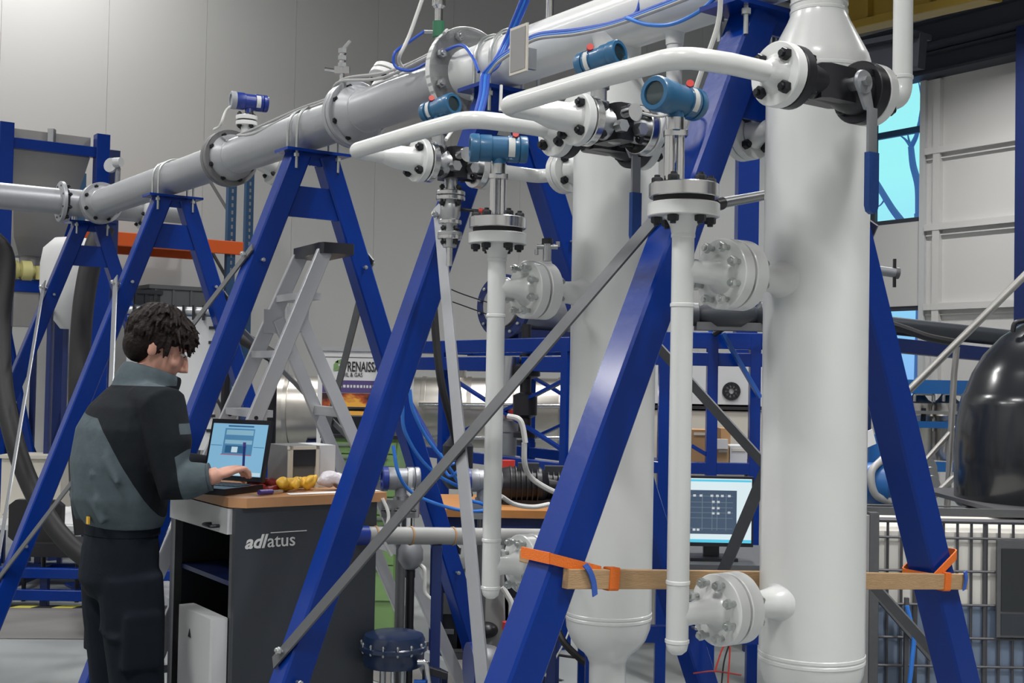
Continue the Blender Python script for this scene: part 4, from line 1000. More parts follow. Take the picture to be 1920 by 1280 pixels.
def bigbag():
    q = PS(136, 520, 5.6); root = thing('white_tank', 'upright white plastic tank behind the farthest trestle', 'tank', down(q))
    MB().lathe(down(q), Z, [(q.z - .4, .08), (q.z - .25, .2), (q.z - .1, .24), (q.z + .1, .24), (q.z + .22, .22), (q.z + .3, .14), (q.z + .32, .0)], 28).build('shell', 'fabric_white', root)
    for k in range(3):
        a = k * 2.1; MB().beam(down(q) + V((math.cos(a), math.sin(a), 0)) * .2, down(q) + V((math.cos(a), math.sin(a), 0)) * .2 + Z * (q.z - .15), .035, .035).build('leg', 'blue_dark', root, False)
bigbag()
cable('black_hose', [R(3.60, -.82, HP - .17), P(6, 470, 7.35), P(2, 600, 7.3), P(6, 720, 7.2), P(28, 830, 7.1), P(62, 920, 7.05), P(104, 990, 7.0), P(160, 1045, 6.95), P(240, 1085, 6.9)], .055, 'rubber', 'thick black hose hanging from the pipe elbow at far left', 'hose', None, 14)
cable('black_hose', [P(196, 425, 8.5), P(176, 470, 8.45), P(158, 560, 8.4), P(150, 660, 8.35), P(148, 760, 8.3), P(150, 900, 8.3), P(160, 1000, 8.3)], .072, 'rubber', 'thick black hose hanging between the two farthest trestles', 'hose', None, 14)
def upright_blue():
    root = thing('blue_mast', 'wide blue steel mast beside the black hose between far trestles', 'frame', down(PS(188, 600, 4.9)))
    a = PS(188, 455, 4.9); MB().beam(down(a), a, .13, .1, W).build('post', 'blue_paint', root, False); MB().box(down(a, .01), W * .15, U * .12, Z * .01).build('base_plate', 'blue_paint', root, False)
upright_blue()
# skid with two blue rails on the floor, low table, chair
def skid():
    d = 8.15; root = thing('blue_skid', 'low blue skid frame of two rails behind the striped floor tape', 'frame', down(P(200, 1100, d)))
    zu, zl = P(150, 1075, d).z, P(150, 1116, d).z
    xa, xb = P(-80, 1100, d).x, P(640, 1100, d).x
    for y_ in (d, d + 1.1):
        bar(root, 'rail', V((xa, y_, zu)), V((xb, y_, zu)), .065, .06, 'blue_paint', Z); bar(root, 'rail', V((xa, y_, zl)), V((xb, y_, zl)), .07, .06, 'blue_paint', Z)
        for k in range(6):
            x = xa + .1 + (xb - xa - .2) * k / 5; bar(root, 'upright', V((x, y_ + .03, .0)), V((x, y_ + .03, zu)), .05, .05, 'blue_dark', V((1, 0, 0)))
    for k in range(4):
        x = xa + .2 + (xb - xa - .4) * k / 3; bar(root, 'cross_rail', V((x, d, zl)), V((x, d + 1.1, zl)), .06, .05, 'blue_dark', Z)
    t = thing('work_table', 'low white topped work table behind the worker', 'table', down(P(60, 980, 9.0)))
    z = P(60, 985, 8.75).z; x0, x1 = P(-120, 985, 8.75).x, P(330, 985, 8.75).x
    MB().abox(x0, x1, 8.75, 9.5, z - .035, z).build('table_top', 'white_panel', t, False)
    for x in (x0 + .06, x1 - .06):
        for y_ in (8.8, 9.45): MB().abox(x - .025, x + .025, y_ - .025, y_ + .025, 0, z - .035).build('leg', 'galv', t, False)
    b = thing('storage_box', 'cream storage box on the low table at far left', 'box', V((P(75, 900, 9.3).x, 9.3, z)))
    zb = P(75, 857, 9.3).z; MB().abox(P(18, 880, 9.3).x, P(128, 880, 9.3).x, 9.15, 9.45, z, zb).build('carcass', 'cream', b, False); MB().abox(P(14, 880, 9.3).x, P(132, 880, 9.3).x, 9.13, 9.47, zb, zb + .025).build('lid', 'cream', b, False)
    for i, (x, a) in enumerate(((120, .2), (150, -.25))):
        p = V((P(x, 950, 8.95).x, 8.95, z + .001)); e1 = V((math.cos(a), math.sin(a), 0)); e2 = V((-e1.y, e1.x, 0))
        sh = MB(); sh.prism([p - e1 * .15 - e2 * .1, p + e1 * .15 - e2 * .1, p + e1 * .15 + e2 * .1 + Z * .1, p - e1 * .15 + e2 * .1 + Z * .1], Z * .004)
        single('document', sh, 'paper', ('white document lying on the low table left of the worker', 'white document half hidden behind the worker')[i], 'paper', smooth=False)
    for i, (pts) in enumerate(([(110, 935, 8.9), (125, 915, 8.88), (145, 935, 8.86), (160, 965, 8.85)], [(5, 965, 8.85), (25, 945, 8.83), (40, 960, 8.8), (20, 985, 8.74)])):
        cable('thin_lead', ploop(pts), .006, 'cable_grey', ('thin grey lead looping over papers beside the worker', 'thin grey lead at the far left table edge')[i])
    c = thing('black_chair', 'black upholstered chair in front of the low white table', 'chair', down(P(75, 1030, 8.5)))
    zs = P(100, 1026, 8.45).z; xc = P(82, 1000, 8.5).x
    MB().box(V((xc + .12, 8.5, zs)), V((.22, 0, 0)), V((0, .2, 0)), Z * .045, .25).build('seat', 'rubber', c)
    zt = P(70, 945, 8.5).z; MB().box(V((xc - .02, 8.42, (zs + zt) / 2 + .04)), V((.18, 0, 0)), Z * ((zt - zs) / 2), V((0, .035, 0)), .25).build('backrest', 'rubber', c)
    for sx_ in (-.06, .3):
        for sy_ in (-.17, .17): MB().cyl(V((xc + sx_, 8.5 + sy_, 0)), V((xc + sx_, 8.5 + sy_, zs - .04)), .015, n=10).build('leg', 'black_steel', c)
skid()
# pallet rack against the back wall
def rack():
    s = 8.0; root = thing('pallet_rack', 'pallet rack with orange beam and perforated uprights at the back wall', 'rack', down(PS(350, 700, s)))
    for px, ss in ((433, s), (466, s + .85), (120, s), (150, s + .85)):
        t = ST(PS(px, 400, ss))[1]; zt = PS(px, 325, ss).z
        up = MB().box(R(ss, t, zt / 2), W * .045, U * .035, Z * zt / 2); u_ = up.build('upright', 'rack_blue', root, False)
        if px > 400:
            k = 0; z = PS(px, 345, ss).z
            while z > PS(px, 520, ss).z:
                MB().box(R(ss - .036, t, z), W * .010, U * .002, Z * .02).build('slot', 'galv_light', u_, False); z -= .075
    t0, t1 = ST(PS(433, 400, s))[1], ST(PS(466, 400, s + .85))[1]
    for k in range(5):
        za = .4 + k * .7; bar(root, 'lacing', R(s, t0, za), R(s + .85, t0, za + .6), .03, .02, 'galv')
    z = PS(330, 457, s).z; ta = ST(PS(118, 457, s))[1]
    bar(root, 'shelf_beam', R(s - .04, ta, z), R(s - .04, t0 + .12, z), .135, .05, 'orange', Z); bar(root, 'shelf_beam', R(s + .85, ta, z), R(s + .85, t0, z), .135, .05, 'orange', Z)
    MB().box(R(s + .4, (ta + t0) / 2, z + .04), W * (t0 - ta) / 2, U * .42, Z * .012).build('shelf_deck', 'cardboard', root, False)
    z2 = PS(330, 585, s).z
    for ss in (s - .04, s + .85): bar(root, 'shelf_beam', R(ss, ta, z2), R(ss, t0 + .06, z2), .10, .05, 'rack_blue', Z)
    MB().box(R(s + .4, (ta + t0) / 2, z2 + .04), W * (t0 - ta) / 2, U * .42, Z * .012).build('shelf_deck', 'galv', root, False)
    zt = z + .055
    q = PS(322, 440, s + .3); t_ = ST(q)[1]
    g = MB(); g.tube([R(s + .35 + .10 * math.cos(a), t_ + .26 * math.cos(a) * 0 + .24 * math.sin(a), zt + .075 + .05 * abs(math.sin(a))) for a in [2 * PI * k / 24 for k in range(25)]], .06, 10)
    single('hose_coil', g, 'rubber', 'coil of black hose on the orange rack shelf', 'hose')
    q = PS(300, 437, s + .1); t_ = ST(q)[1]; single('carton', MB().box(R(s + .12, t_, zt + .055), W * .11, U * .06, Z * .055), 'cardboard', 'small tan carton beside the hose coil on the rack', 'box', smooth=False)
    q = PS(350, 437, s + .1); t_ = ST(q)[1]; single('pipe_fitting', MB().lathe(R(s + .12, t_, zt), Z, [(0, .06), (.03, .06), (.04, .035), (.1, .035), (.11, .05), (.13, .05)], 16), 'cardboard', 'rusty brown pipe fitting on the right end of the rack shelf', 'fitting')
    zt2 = z2 + .055
    for i, (px, w_, h_, m_, lb) in enumerate(((335, .33, .22, 'grey_plastic', 'wide grey crate on the lower rack shelf'), (258, .2, .16, 'dark_grey', 'dark crate at the left of the lower rack shelf'), (180, .2, .2, 'grey_plastic', 'grey crate far left on the lower rack shelf'))):
        t_ = ST(PS(px, 560, s + .2))[1]; r_ = thing('crate', lb, 'crate', R(s + .3, t_, zt2))
        MB().box(R(s + .3, t_, zt2 + h_ / 2), W * w_, U * .2, Z * h_ / 2).build('bin', m_, r_, False); MB().box(R(s + .3, t_, zt2 + h_ - .02), W * (w_ + .02), U * .22, Z * .02).build('rim', m_, r_, False)
        for k in range(4): MB().box(R(s + .095, t_ - w_ + .05 + k * (w_ * 2 - .1) / 3, zt2 + h_ / 2), W * .012, U * .008, Z * h_ * .45).build('rib', m_, r_, False)
rack()
def flipchart():
    d = 6.7; x0, x1 = P(236, 700, d).x, P(402, 700, d).x; zt, zb = P(300, 592, d).z, P(300, 842, d).z
    root = thing('display_board', 'white display board with black clips behind the worker', 'board', V(((x0 + x1) / 2, d, 0)))
    b = MB().abox(x0, x1, d, d + .02, zb, zt).build('panel', 'white_panel', root, False)
    MB().cyl(V((x0 - .02, d + .01, zt + .03)), V((x1 + .01, d + .01, zt + .03)), .022, n=14).build('top_tube', 'alu', root)
    for k in range(9): x = x0 + .04 + k * (x1 - x0 - .05) / 8; MB().abox(x - .006, x + .006, d - .025, d + .035, zt - .02, zt + .06).build('clip', 'black_plastic', root, False)
    for k in range(8): z = zt - .06 - k * .08; MB().abox(x1 - .035, x1 + .012, d - .008, d, z - .008, z + .008).build('clip', 'black_plastic', root, False)
    for x in (x0 + .05, x1 - .05): MB().cyl(V((x, d + .03, 0)), V((x, d + .03, zt)), .015, n=10).build('leg', 'alu', root)
    for x in (x0 + .05, x1 - .05): MB().abox(x - .02, x + .02, d - .2, d + .25, 0, .03).build('foot', 'alu', root, False)
flipchart()

# ------------------------------------------------------------------ banner, green cabinet, stainless vessel
def banner():
    d = 9.4; x0, x1 = P(596, 700, d).x, P(776, 700, d).x; zt = P(660, 657, d).z; zb = .25
    root = thing('roll_up_banner', 'roll-up banner with dark lettering, purple band and flame picture', 'banner', V(((x0 + x1) / 2, d, 0)))
    sh = MB().abox(x0, x1, d, d + .012, zb, zt).build('sheet', 'paper', root, False)
    MB().abox(x0 - .01, x1 + .01, d - .015, d + .02, zt - .005, zt + .025).build('top_rail', 'alu', root, False); MB().abox(x0 - .02, x1 + .02, d - .08, d + .08, 0, .09).build('base', 'alu', root, False); MB().cyl(V(((x0 + x1) / 2, d + .05, .05)), V(((x0 + x1) / 2, d + .04, zt)), .012, n=10).build('pole', 'alu', root)
    def pz(y): return P(660, y, d).z
    bm = x1 - x0
    inner0, inner1 = P(605, 700, d).x, x1 - .03
    MB().abox(inner0, inner1, d - .003, d, pz(736), pz(713)).build('purple_band', 'purple', sh, False)
    MB().abox(inner0, inner1, d - .003, d, pz(830), pz(737)).build('flame_picture', 'flame', sh, False)
    MB().abox(inner0, inner1, d - .003, d, zb + .05, pz(832)).build('dark_field', 'ink', sh, False)
    for a, b, c_, e in ((inner0, inner1, pz(670.6), pz(669)), (inner0, inner0 + .004, pz(713), pz(669))): MB().abox(a, b, d - .002, d, c_, e).build('border_line', 'grey_plastic', sh, False)
    lettering('RENAISSANCE', .108, V((P(651, 697, d).x, d - .004, pz(696))), V((1, 0, 0)), Z, 'ink', sh, xs=.52, ext=.001, bold=.0016)
    lettering('OIL & GAS', .046, V((P(641, 706, d).x, d - .004, pz(706))), V((1, 0, 0)), Z, 'ink', sh, xs=.75, ext=.001)
    for k, (dx, dz, a) in enumerate(((0, 0, .5), (-.03, .02, 1.2), (.01, .05, .1))):
        o = V((P(637, 690, d).x + dx, d - .004, pz(690) + dz)); e1 = V((math.cos(a), 0, math.sin(a))); e2 = V((-math.sin(a), 0, math.cos(a)))
        MB().prism([o - e1 * .05, o - e2 * .018, o + e1 * .05, o + e2 * .018], V((0, -.001, 0))).build('leaf_mark', 'green', sh, False)
    rr = random.Random(2); x = inner0 + .03
    while x < inner1 - .05:
        w_ = rr.uniform(.01, .022); MB().abox(x, x + w_, d - .004, d - .003, pz(726.5), pz(721.5)).build('small_print', 'paper', sh, False); x += w_ + .009
mfl = mat('flame', (.02, .01, .01), .6); n_ = mfl.node_tree; bs = n_.nodes['Principled BSDF']; tcx = [n for n in n_.nodes if n.type == 'TEX_COORD'][0]
mpg = n_.nodes.new('ShaderNodeMapping'); mpg.inputs['Location'].default_value = (-.55, 0, -.95); mpg.inputs['Scale'].default_value = (1.6, 0, 1.6)
gr = n_.nodes.new('ShaderNodeTexGradient'); gr.gradient_type = 'SPHERICAL'; nz = n_.nodes.new('ShaderNodeTexNoise'); nz.inputs['Scale'].default_value = 7
mxx = n_.nodes.new('ShaderNodeMath'); mxx.operation = 'MULTIPLY'; cr_ = n_.nodes.new('ShaderNodeValToRGB')
for p_, c_ in ((0.0, (.012, .01, .014, 1)), (.25, (.05, .012, .012, 1)), (.42, (.45, .08, .015, 1)), (.6, (.85, .42, .06, 1))):
    e = cr_.color_ramp.elements.new(p_); e.color = c_
cr_.color_ramp.elements.remove(cr_.color_ramp.elements[-1])
n_.links.new(tcx.outputs['Generated'], mpg.inputs[0]); n_.links.new(mpg.outputs[0], gr.inputs[0]); n_.links.new(tcx.outputs['Generated'], nz.inputs[0]); mul = n_.nodes.new('ShaderNodeMath'); mul.operation = 'MULTIPLY'; mul.inputs[1].default_value = 1.9
n_.links.new(nz.outputs['Fac'], mul.inputs[0]); n_.links.new(mul.outputs[0], mxx.inputs[0]); n_.links.new(gr.outputs['Fac'], mxx.inputs[1]); n_.links.new(mxx.outputs[0], cr_.inputs[0]); n_.links.new(cr_.outputs[0], bs.inputs['Base Color'])
banner()
def green_cabinet():
    d = 6.9; x0, x1 = P(602, 900, d).x, P(746, 900, d).x; zt = P(680, 822, d).z
    root = thing('tool_cabinet', 'light green tool cabinet with drawers in the background', 'cabinet', V(((x0 + x1) / 2, d, 0)))
    MB().abox(x0, x1, d + .012, d + .5, .1, zt).build('body', 'green', root, False)
    zz = zt - .02; hs = [.07, .07, .07, .1, .1, .14, .14, .2]
    for h in hs:
        if zz - h < .12: break
        dr = MB().abox(x0 + .015, x1 - .015, d, d + .015, zz - h + .008, zz).build('drawer', 'green', root, False)
        MB().abox(x0 + .06, x1 - .06, d - .012, d, zz - .022, zz - .012).build('handle', 'galv_light', dr, False); zz -= h
    MB().abox(x0 - .01, x1 + .01, d - .01, d + .51, zt, zt + .02).build('top', 'rubber', root, False)
    MB().abox(x0, x1, d + .03, d + .48, .0, .1).build('plinth', 'rubber', root, False)
    MB().abox(x1 + .002, x1 + .016, d, d + .5, .1, zt - .3).build('side_strip', 'white_panel', root, False)
    t = thing('tool_case', 'black tool case standing on the light green cabinet', 'case', V((x0 + .17, d + .2, zt + .02)))
    MB().abox(x0 + .03, x0 + .32, d + .08, d + .3, zt + .02, zt + .12).build('shell', 'black_plastic', t, False); MB().tube(arc([V((x0 + .1, d + .19, zt + .12)), V((x0 + .1, d + .19, zt + .16)), V((x0 + .24, d + .19, zt + .16)), V((x0 + .24, d + .19, zt + .12))], .02), .012, 8).build('handle', 'black_plastic', t)
green_cabinet()
def vessel():
    d = 10.2; a, b = P(512, 770, d), P(1075, 775, d); r_ = pxs(66, d); ax = (b - a).normalized(); L = (b - a).length
    root = thing('horizontal_vessel', 'long horizontal stainless vessel behind the ladder and blue frame', 'vessel', down((a + b) / 2, a.z - r_))
    MB().lathe(a, ax, [(-.12, .02), (-.11, r_ * .4), (-.08, r_ * .75), (-.03, r_ * .95), (0, r_), (L, r_), (L + .05, r_ * .9), (L + .1, r_ * .5), (L + .11, .02)], 40).build('shell', 'stainless', root)
    for k in range(7): MB().lathe(a + ax * (.12 + k * (L - .25) / 6), ax, [(0, r_), (.0, r_ + .008), (.035, r_ + .008), (.035, r_)], 40, False).build('band', 'stainless', root)
    for k in (.15, .85):
        p = a + ax * L * k; MB().box(down(p, (p.z - r_) / 2 + .03), ax * .06, V((0, .2, 0)), Z * ((p.z - r_) / 2 + .03)).build('saddle', 'blue_dark', root, False)
    for k, zz in ((.62, 1), (.40, 1)):
        p = a + ax * L * k; MB().cyl(p, p + Z * (r_ + .1), .05, n=16).build('nozzle', 'stainless', root); MB().disc(p + Z * (r_ + .11), Z, .09, .025, 20).build('flange', 'stainless', root)
    for zz in (.12, -.32):
        MB().tube([a + ax * .9 * L * .55 + Z * zz * r_ * 2 - V((0, r_ + .05, 0)), a + ax * L * .97 + Z * zz * r_ * 2 - V((0, r_ + .05, 0))], .018, 10).build('pipe', 'chrome', root)
vessel()
# ------------------------------------------------------------------ blue test frame in the middle background
def blue_frame():
    a, b = P(842, 655, 8.4), P(1066, 640, 7.2); z = (a.z + b.z) / 2; a.z = b.z = z
    d = (b - a).normalized(); n = V((-d.y, d.x, 0)); n = n if n.y > 0 else -n
    root = thing('test_frame', 'blue braced steel frame behind the thin white riser farther back', 'frame', down((a + b) / 2))
    h = .085
    for off, nm in ((0, 0), (.7, 1)):
        o = n * off
        bar(root, 'top_beam', a - d * .9 + o, b + d * .05 + o, h, .06, 'blue_paint', Z); bar(root, 'second_beam', a - d * .9 + o - Z * .115, b + o - Z * .115, .09, .06, 'blue_paint', Z)
        for p in (a - d * .05, b): bar(root, 'post', down(p + o), p + o, .065, .065, 'blue_paint', d)
        z2 = P(1060, 880, 7.2).z; bar(root, 'low_beam', V((a.x, a.y, z2)) + o - d * .3, V((b.x, b.y, z2)) + o + d * .05, .07, .05, 'blue_paint', Z)
        bar(root, 'diagonal', V((a.x, a.y, z - .2)) + o, V((b.x, b.y, z2 + .1)) + o, .028, .02, 'blue_paint'); bar(root, 'diagonal', V((b.x, b.y, z - .2)) + o, V((a.x, a.y, z2 + .1)) + o, .028, .02, 'blue_paint')
    for p in (a - d * .85, b): bar(root, 'cross_beam', p, p + n * .7, .07, .05, 'blue_paint', Z)
    bar(root, 'post', down(a - d * .85), a - d * .85, .065, .065, 'blue_paint', d)
    bar(root, 'diagonal', a - d * .8 - Z * .2, a - d * .1 - Z * .75, .03, .02, 'blue_paint')
    return a, b, d, n, z
FA, FB, FD, FN, FZ = blue_frame()
def flanged_vessel():
    c = P(941, 574, 7.9); ax = V((.80, .60, 0)) ; r_ = pxs(61, 7.9)
    ax = V((.62, .78, 0)).normalized()
    root = thing('flanged_vessel', 'grey vessel with big dark blue bolted flange behind the riser', 'vessel', c - Z * r_)
    f = MB().lathe(c, ax, [(0, r_ * .70), (0, r_), (.035, r_), (.035, r_ * .70)], 40, False); fo = f.build('flange', 'blue_dark', root)
    MB().lathe(c + ax * .03, ax, [(-.02, r_ * .70), (.02, r_ * .72), (1.2, r_ * .72), (1.3, r_ * .4), (1.32, 0)], 36).build('shell', 'galv_light', root)
    bolts(fo, c + ax * .018, ax, r_ * .86, 14, .011, .05, 'zinc')
    MB().disc(c - ax * .015 , ax, r_ * .66, .02, 32).build('end_plate', 'pvc_grey', root)
    MB().box(c + ax * .35 - Z * (r_ * .88), ax * .3, ax.cross(Z) * .1, Z * (r_ * .2)).build('cradle', 'blue_dark', root, False)
    cable('thin_wire', [P(836, 538, 7.4), P(870, 552, 7.6), c - ax * .03 + Z * .0], .004, 'rubber', 'upper thin dark wire leading to the dark blue flange'); cable('thin_wire', [P(838, 562, 7.4), P(872, 574, 7.6), c - ax * .03 - Z * .08], .004, 'rubber', 'lower thin dark wire leading to the dark blue flange')
flanged_vessel()
def gauge_small():
    c = P(1026, 470, 3.52); root = thing('needle_valve', 'small steel needle valve above the white flange on farther column', 'valve', c - Z * .03)
    MB().cyl(c - Z * .03, c + Z * .02, .012, n=12).build('body', 'steel', root); MB().cyl(c - V((.03, 0, -.012)), c + V((.03, 0, .012)), .008, n=10).build('side_port', 'steel', root); MB().cyl(c + Z * .02, c + Z * .035, .016, n=12).build('knob', 'black_steel', root)
    for k in (-1, 1): MB().cyl(c + V((.03 * k, 0, .012 * k)), c + V((.03 * k, 0, .012 * k + .015)), .006, n=8).build('screw', 'steel', root)
gauge_small()
def black_valve():
    c = P(985, 735, 7.6); root = thing('actuated_valve', 'black actuated valve hanging under the blue beams', 'valve', c - Z * .3)
    MB().lathe(c - Z * .28, Z, [(0, .07), (.03, .07), (.04, .04), (.12, .04), (.14, .075), (.26, .075), (.28, .035), (.36, .035), (.38, .09), (.44, .09), (.46, .03), (.52, .03)], 20).build('body', 'black_steel', root)
    MB().cyl(c + V((-.04, 0, .2)), c + V((.16, 0, .2)), .03, n=14).build('arm', 'black_steel', root); MB().cyl(c + V((-.12, -.02, .02)), c + V((-.10, -.02, .22)), .04, n=14).build('cylinder', 'steel', root)
    MB().cyl(c + V((0, 0, .3)), c + V((.0, 0, .42)), .03, n=12).build('stem', 'black_steel', root)
black_valve()
def red_motor():
    c = P(955, 800, 7.9); root = thing('filter_bowl', 'grey filter with small red part below the blue diagonals', 'filter', c - Z * .2)
    MB().lathe(c - Z * .2, Z, [(0, .03), (.02, .05), (.16, .05), (.17, .06), (.24, .06), (.26, .02)], 18).build('bowl', 'galv_light', root); MB().cyl(c + Z * .06, c + Z * .11, .03, n=14).build('cap', 'red', root)
    c = P(950, 880, 6.6); root = thing('shutoff_valve', 'small valve with red knob on a pipe under the blue frame', 'valve', down(c))
    MB().cyl(c - Z * .06, c + Z * .05, .045, n=16).build('knob', 'red', root); MB().cyl(down(c), c - Z * .06, .02, n=10).build('standpipe', 'steel', root)
red_motor()
# workbench with wooden top carrying manifolds
def bench():
    d = 5.6; z = P(985, 957, d).z; x0, x1 = P(800, 960, d).x, P(1062, 960, d).x
    root = thing('workbench', 'workbench with orange-brown wooden top behind the riser', 'bench', V(((x0 + x1) / 2, d + .3, 0)))
    MB().abox(x0, x1, d, d + .7, z - .035, z).build('bench_top', 'bench_wood', root, False)
    MB().abox(x0 + .04, x1 - .04, d + .03, d + .67, z - .10, z - .035).build('apron', 'blue_dark', root, False)
    for x in (x0 + .05, x1 - .05):
        for y_ in (d + .05, d + .65): MB().abox(x - .03, x + .03, y_ - .03, y_ + .03, 0, z - .035).build('leg', 'blue_dark', root, False)
    MB().abox(x0 + .05, x1 - .05, d + .05, d + .65, .28, .31).build('lower_shelf', 'galv', root, False)
    for i, (px, w_, h_, m_, lb) in enumerate(((845, .06, .16, 'black_plastic', 'black case at the left end of the lower bench shelf'), (880, .05, .12, 'grey_plastic', 'grey case on the lower shelf of the bench'), (930, .06, .2, 'dark_grey', 'dark grey unit on the lower shelf behind the riser'), (980, .1, .15, 'black_plastic', 'black unit at the right of the lower bench shelf'))):
        p = V((P(px, 1150, d + .3).x, d + .3, .31)); q = thing('equipment_case', lb, 'case', p)
        MB().box(p + Z * h_ , V((w_, 0, 0)), V((0, .16, 0)), Z * h_).build('shell', m_, q, False); MB().box(p + V((0, -.162, h_ * 1.3)), V((w_ * .7, 0, 0)), V((0, .004, 0)), Z * h_ * .3).build('front_panel', 'grey_plastic', q, False); MB().box(p + V((0, -.17, h_ * .5)), V((w_ * .4, 0, 0)), V((0, .008, 0)), Z * .01).build('handle', 'galv_light', q, False)
    return d, z
mat('bench_wood', (.42, .18, .05), .5, var=.15, vscale=20)
BD, BZ = bench()
def manifold(px, label, tlabel, d=5.0, capx=-1, y=897):
    c = P(px, y, d)
    transmitter('manifold_transmitter', tlabel, c, V((capx, -.25, 0)), 'galv_light', .047, .11, False, None, False, cap2='inst_blue')
    m = thing('valve_manifold', label, 'manifold', c - Z * .24)
    MB().box(c - Z * .12, V((.075, 0, 0)), V((0, .03, 0)), Z * .035, .15).build('block', 'steel', m, False)
    for k in (-1, 0, 1):
        MB().cyl(c + V((.05 * k, -.03, -.12)), c + V((.05 * k, -.075, -.12)), .012, n=10).build('valve_stem', 'chrome', m); MB().cyl(c + V((.05 * k - .02, -.075, -.12)), c + V((.05 * k + .02, -.075, -.12)), .005, n=8).build('tee_handle', 'black_steel', m)
        MB().cyl(c + V((.05 * k, 0, -.155)), c + V((.05 * k, 0, -.24)), .008, n=8).build('tube', 'chrome', m)
    MB().cyl(c - Z * .09, c - Z * .07, .03, n=14).build('adapter', 'steel', m)
    st = thing('manifold_stand', label.replace('manifold', 'stand of the manifold', 1), 'stand', down(c)) if False else None
    p0 = down(c) + V((0, .06, 0)); MB().cyl(p0, V((p0.x, p0.y, c.z - .10)), .02, n=12).build('stand_pipe', 'galv', m); MB().disc(p0 + Z * .006, Z, .09, .012, 18).build('stand_base', 'galv', m)
manifold(752, 'steel valve manifold on a stand beside the dark cabinet', 'grey transmitter with round blue cap beside the dark cabinet')
manifold(905, 'steel valve manifold on a stand behind the riser', 'grey transmitter with round blue cap just left of riser', 5.0, -1, 900)
c = P(858, 862, 5.2); cable('black_hose', ploop([(812, 560, 4.9), (818, 640, 4.9), (828, 720, 4.9), (848, 800, 4.95), (868, 880, 5.0), (880, 930, 5.05)]), .016, 'rubber', 'black hose hanging behind the steep grey bar', 'hose')
MBx = MB().lathe(c - Z * .12, Z, [(0, .04), (.03, .065), (.18, .065), (.21, .04), (.24, .02)], 20); single('black_bottle', MBx, 'black_plastic', 'black bottle-shaped housing between the two blue-capped transmitters', 'housing')
for i, (pts, r_, m_, lb) in enumerate((
    ([(768, 730, 4.6), (775, 770, 4.62), (800, 820, 4.68), (838, 870, 4.75), (866, 915, 4.85)], .007, 'cable_light', 'light blue tube curving down right of the second trestle leg'),
    ([(755, 760, 4.6), (758, 805, 4.62), (785, 855, 4.68), (820, 890, 4.75), (860, 912, 4.85)], .007, 'cable_light', 'light blue tube curving down left of the first tube'),
    ([(737, 835, 4.7), (748, 890, 4.7), (775, 925, 4.75), (830, 948, 4.8), (880, 958, 4.85), (925, 955, 4.9)], .007, 'cable_light', 'light blue tube running low under the blue-capped transmitters'),
    ([(825, 850, 4.75), (838, 868, 4.76), (856, 862, 4.77), (860, 880, 4.78), (843, 892, 4.79), (834, 876, 4.8), (852, 868, 4.82)], .006, 'cable_light', 'small light blue tube coil beside the steep grey bar'),
    ([(862, 900, 4.85), (880, 935, 4.86), (905, 945, 4.9), (935, 965, 5.0)], .007, 'cable_light', 'light blue tube reaching the riser above the bench'),
    ([(985, 830, 5.3), (980, 800, 5.3), (972, 785, 5.3), (952, 780, 5.32)], .012, 'cable_white', 'beige hose bending over beside the riser'),
    ([(983, 830, 5.3), (984, 870, 5.32), (996, 895, 5.4), (1025, 915, 5.45), (1060, 930, 5.5)], .012, 'cable_white', 'beige hose running down behind the nearest blue leg'),
    ([(940, 930, 5.2), (965, 945, 5.3), (1000, 950, 5.35), (1030, 945, 5.4)], .010, 'cable_white', 'white hose lying on the wooden bench top'))):
    cable('flexible_tube', ploop(pts), r_, m_, lb, 'tube')
for i, (px, py, d, r_, lb) in enumerate(((990, 915, 5.9, .09, 'dark motor lying on the bench right of the riser'), (1040, 905, 6.0, .08, 'dark grey motor on the bench behind nearest blue leg'))):
    c = P(px, py, d); c.z = BZ + r_ * .95; q = thing('electric_motor', lb, 'motor', down(c, BZ))
    MB().lathe(c - V((.16, 0, 0)), V((1, .1, 0)), [(0, r_ * .5), (.02, r_ * .9), (.06, r_), (.22, r_), (.24, r_ * .8), (.26, r_ * .4), (.32, r_ * .25)], 18).build('body', 'black_steel', q); MB().box(c + V((0, 0, r_ * .95)), V((.05, 0, 0)), V((0, .04, 0)), Z * .025).build('terminal_box', 'dark_grey', q, False)
    for k in range(6): MB().lathe(c - V((.09 - k * .025, 0, 0)), V((1, .1, 0)), [(0, r_ * 1.06), (.006, r_ * 1.06)], 18).build('fin', 'black_steel', q)
    MB().box(down(c, BZ + .012), V((.12, 0, 0)), V((0, .07, 0)), Z * .011).build('foot', 'black_steel', q, False)
# grey pipe lying across at waist height
def long_pipe():
    a, b = P(668, 1003, 4.25), P(1075, 1007, 4.7); d = (b - a).normalized(); root = thing('plastic_pipe', 'long grey horizontal pipe with blue end cap and wire ties', 'pipe', (a + b) / 2 - Z * .03)
    MB().cyl(a, b, .031, n=24).build('pipe', 'pvc_grey', root); MB().lathe(a - d * .01, d, [(0, .03), (.005, .034), (.05, .034), (.052, .031)], 24).build('end_cap', 'inst_blue', root)
    for px in (700, 762, 838, 872): 
        q = a.lerp(b, (px - 668) / 407); MB().lathe(q - d * .003, d, [(0, .031), (.0, .034), (.006, .034), (.006, .031)], 20, False).build('wire_tie', 'cardboard', root)
    for k in (.35, .9):
        q = a.lerp(b, k); MB().beam(down(q), q - Z * .031, .035, .035).build('support_leg', 'blue_dark', root, False); MB().box(down(q, .006), V((.07, 0, 0)), V((0, .07, 0)), Z * .006).build('support_foot', 'blue_dark', root, False)
long_pipe()
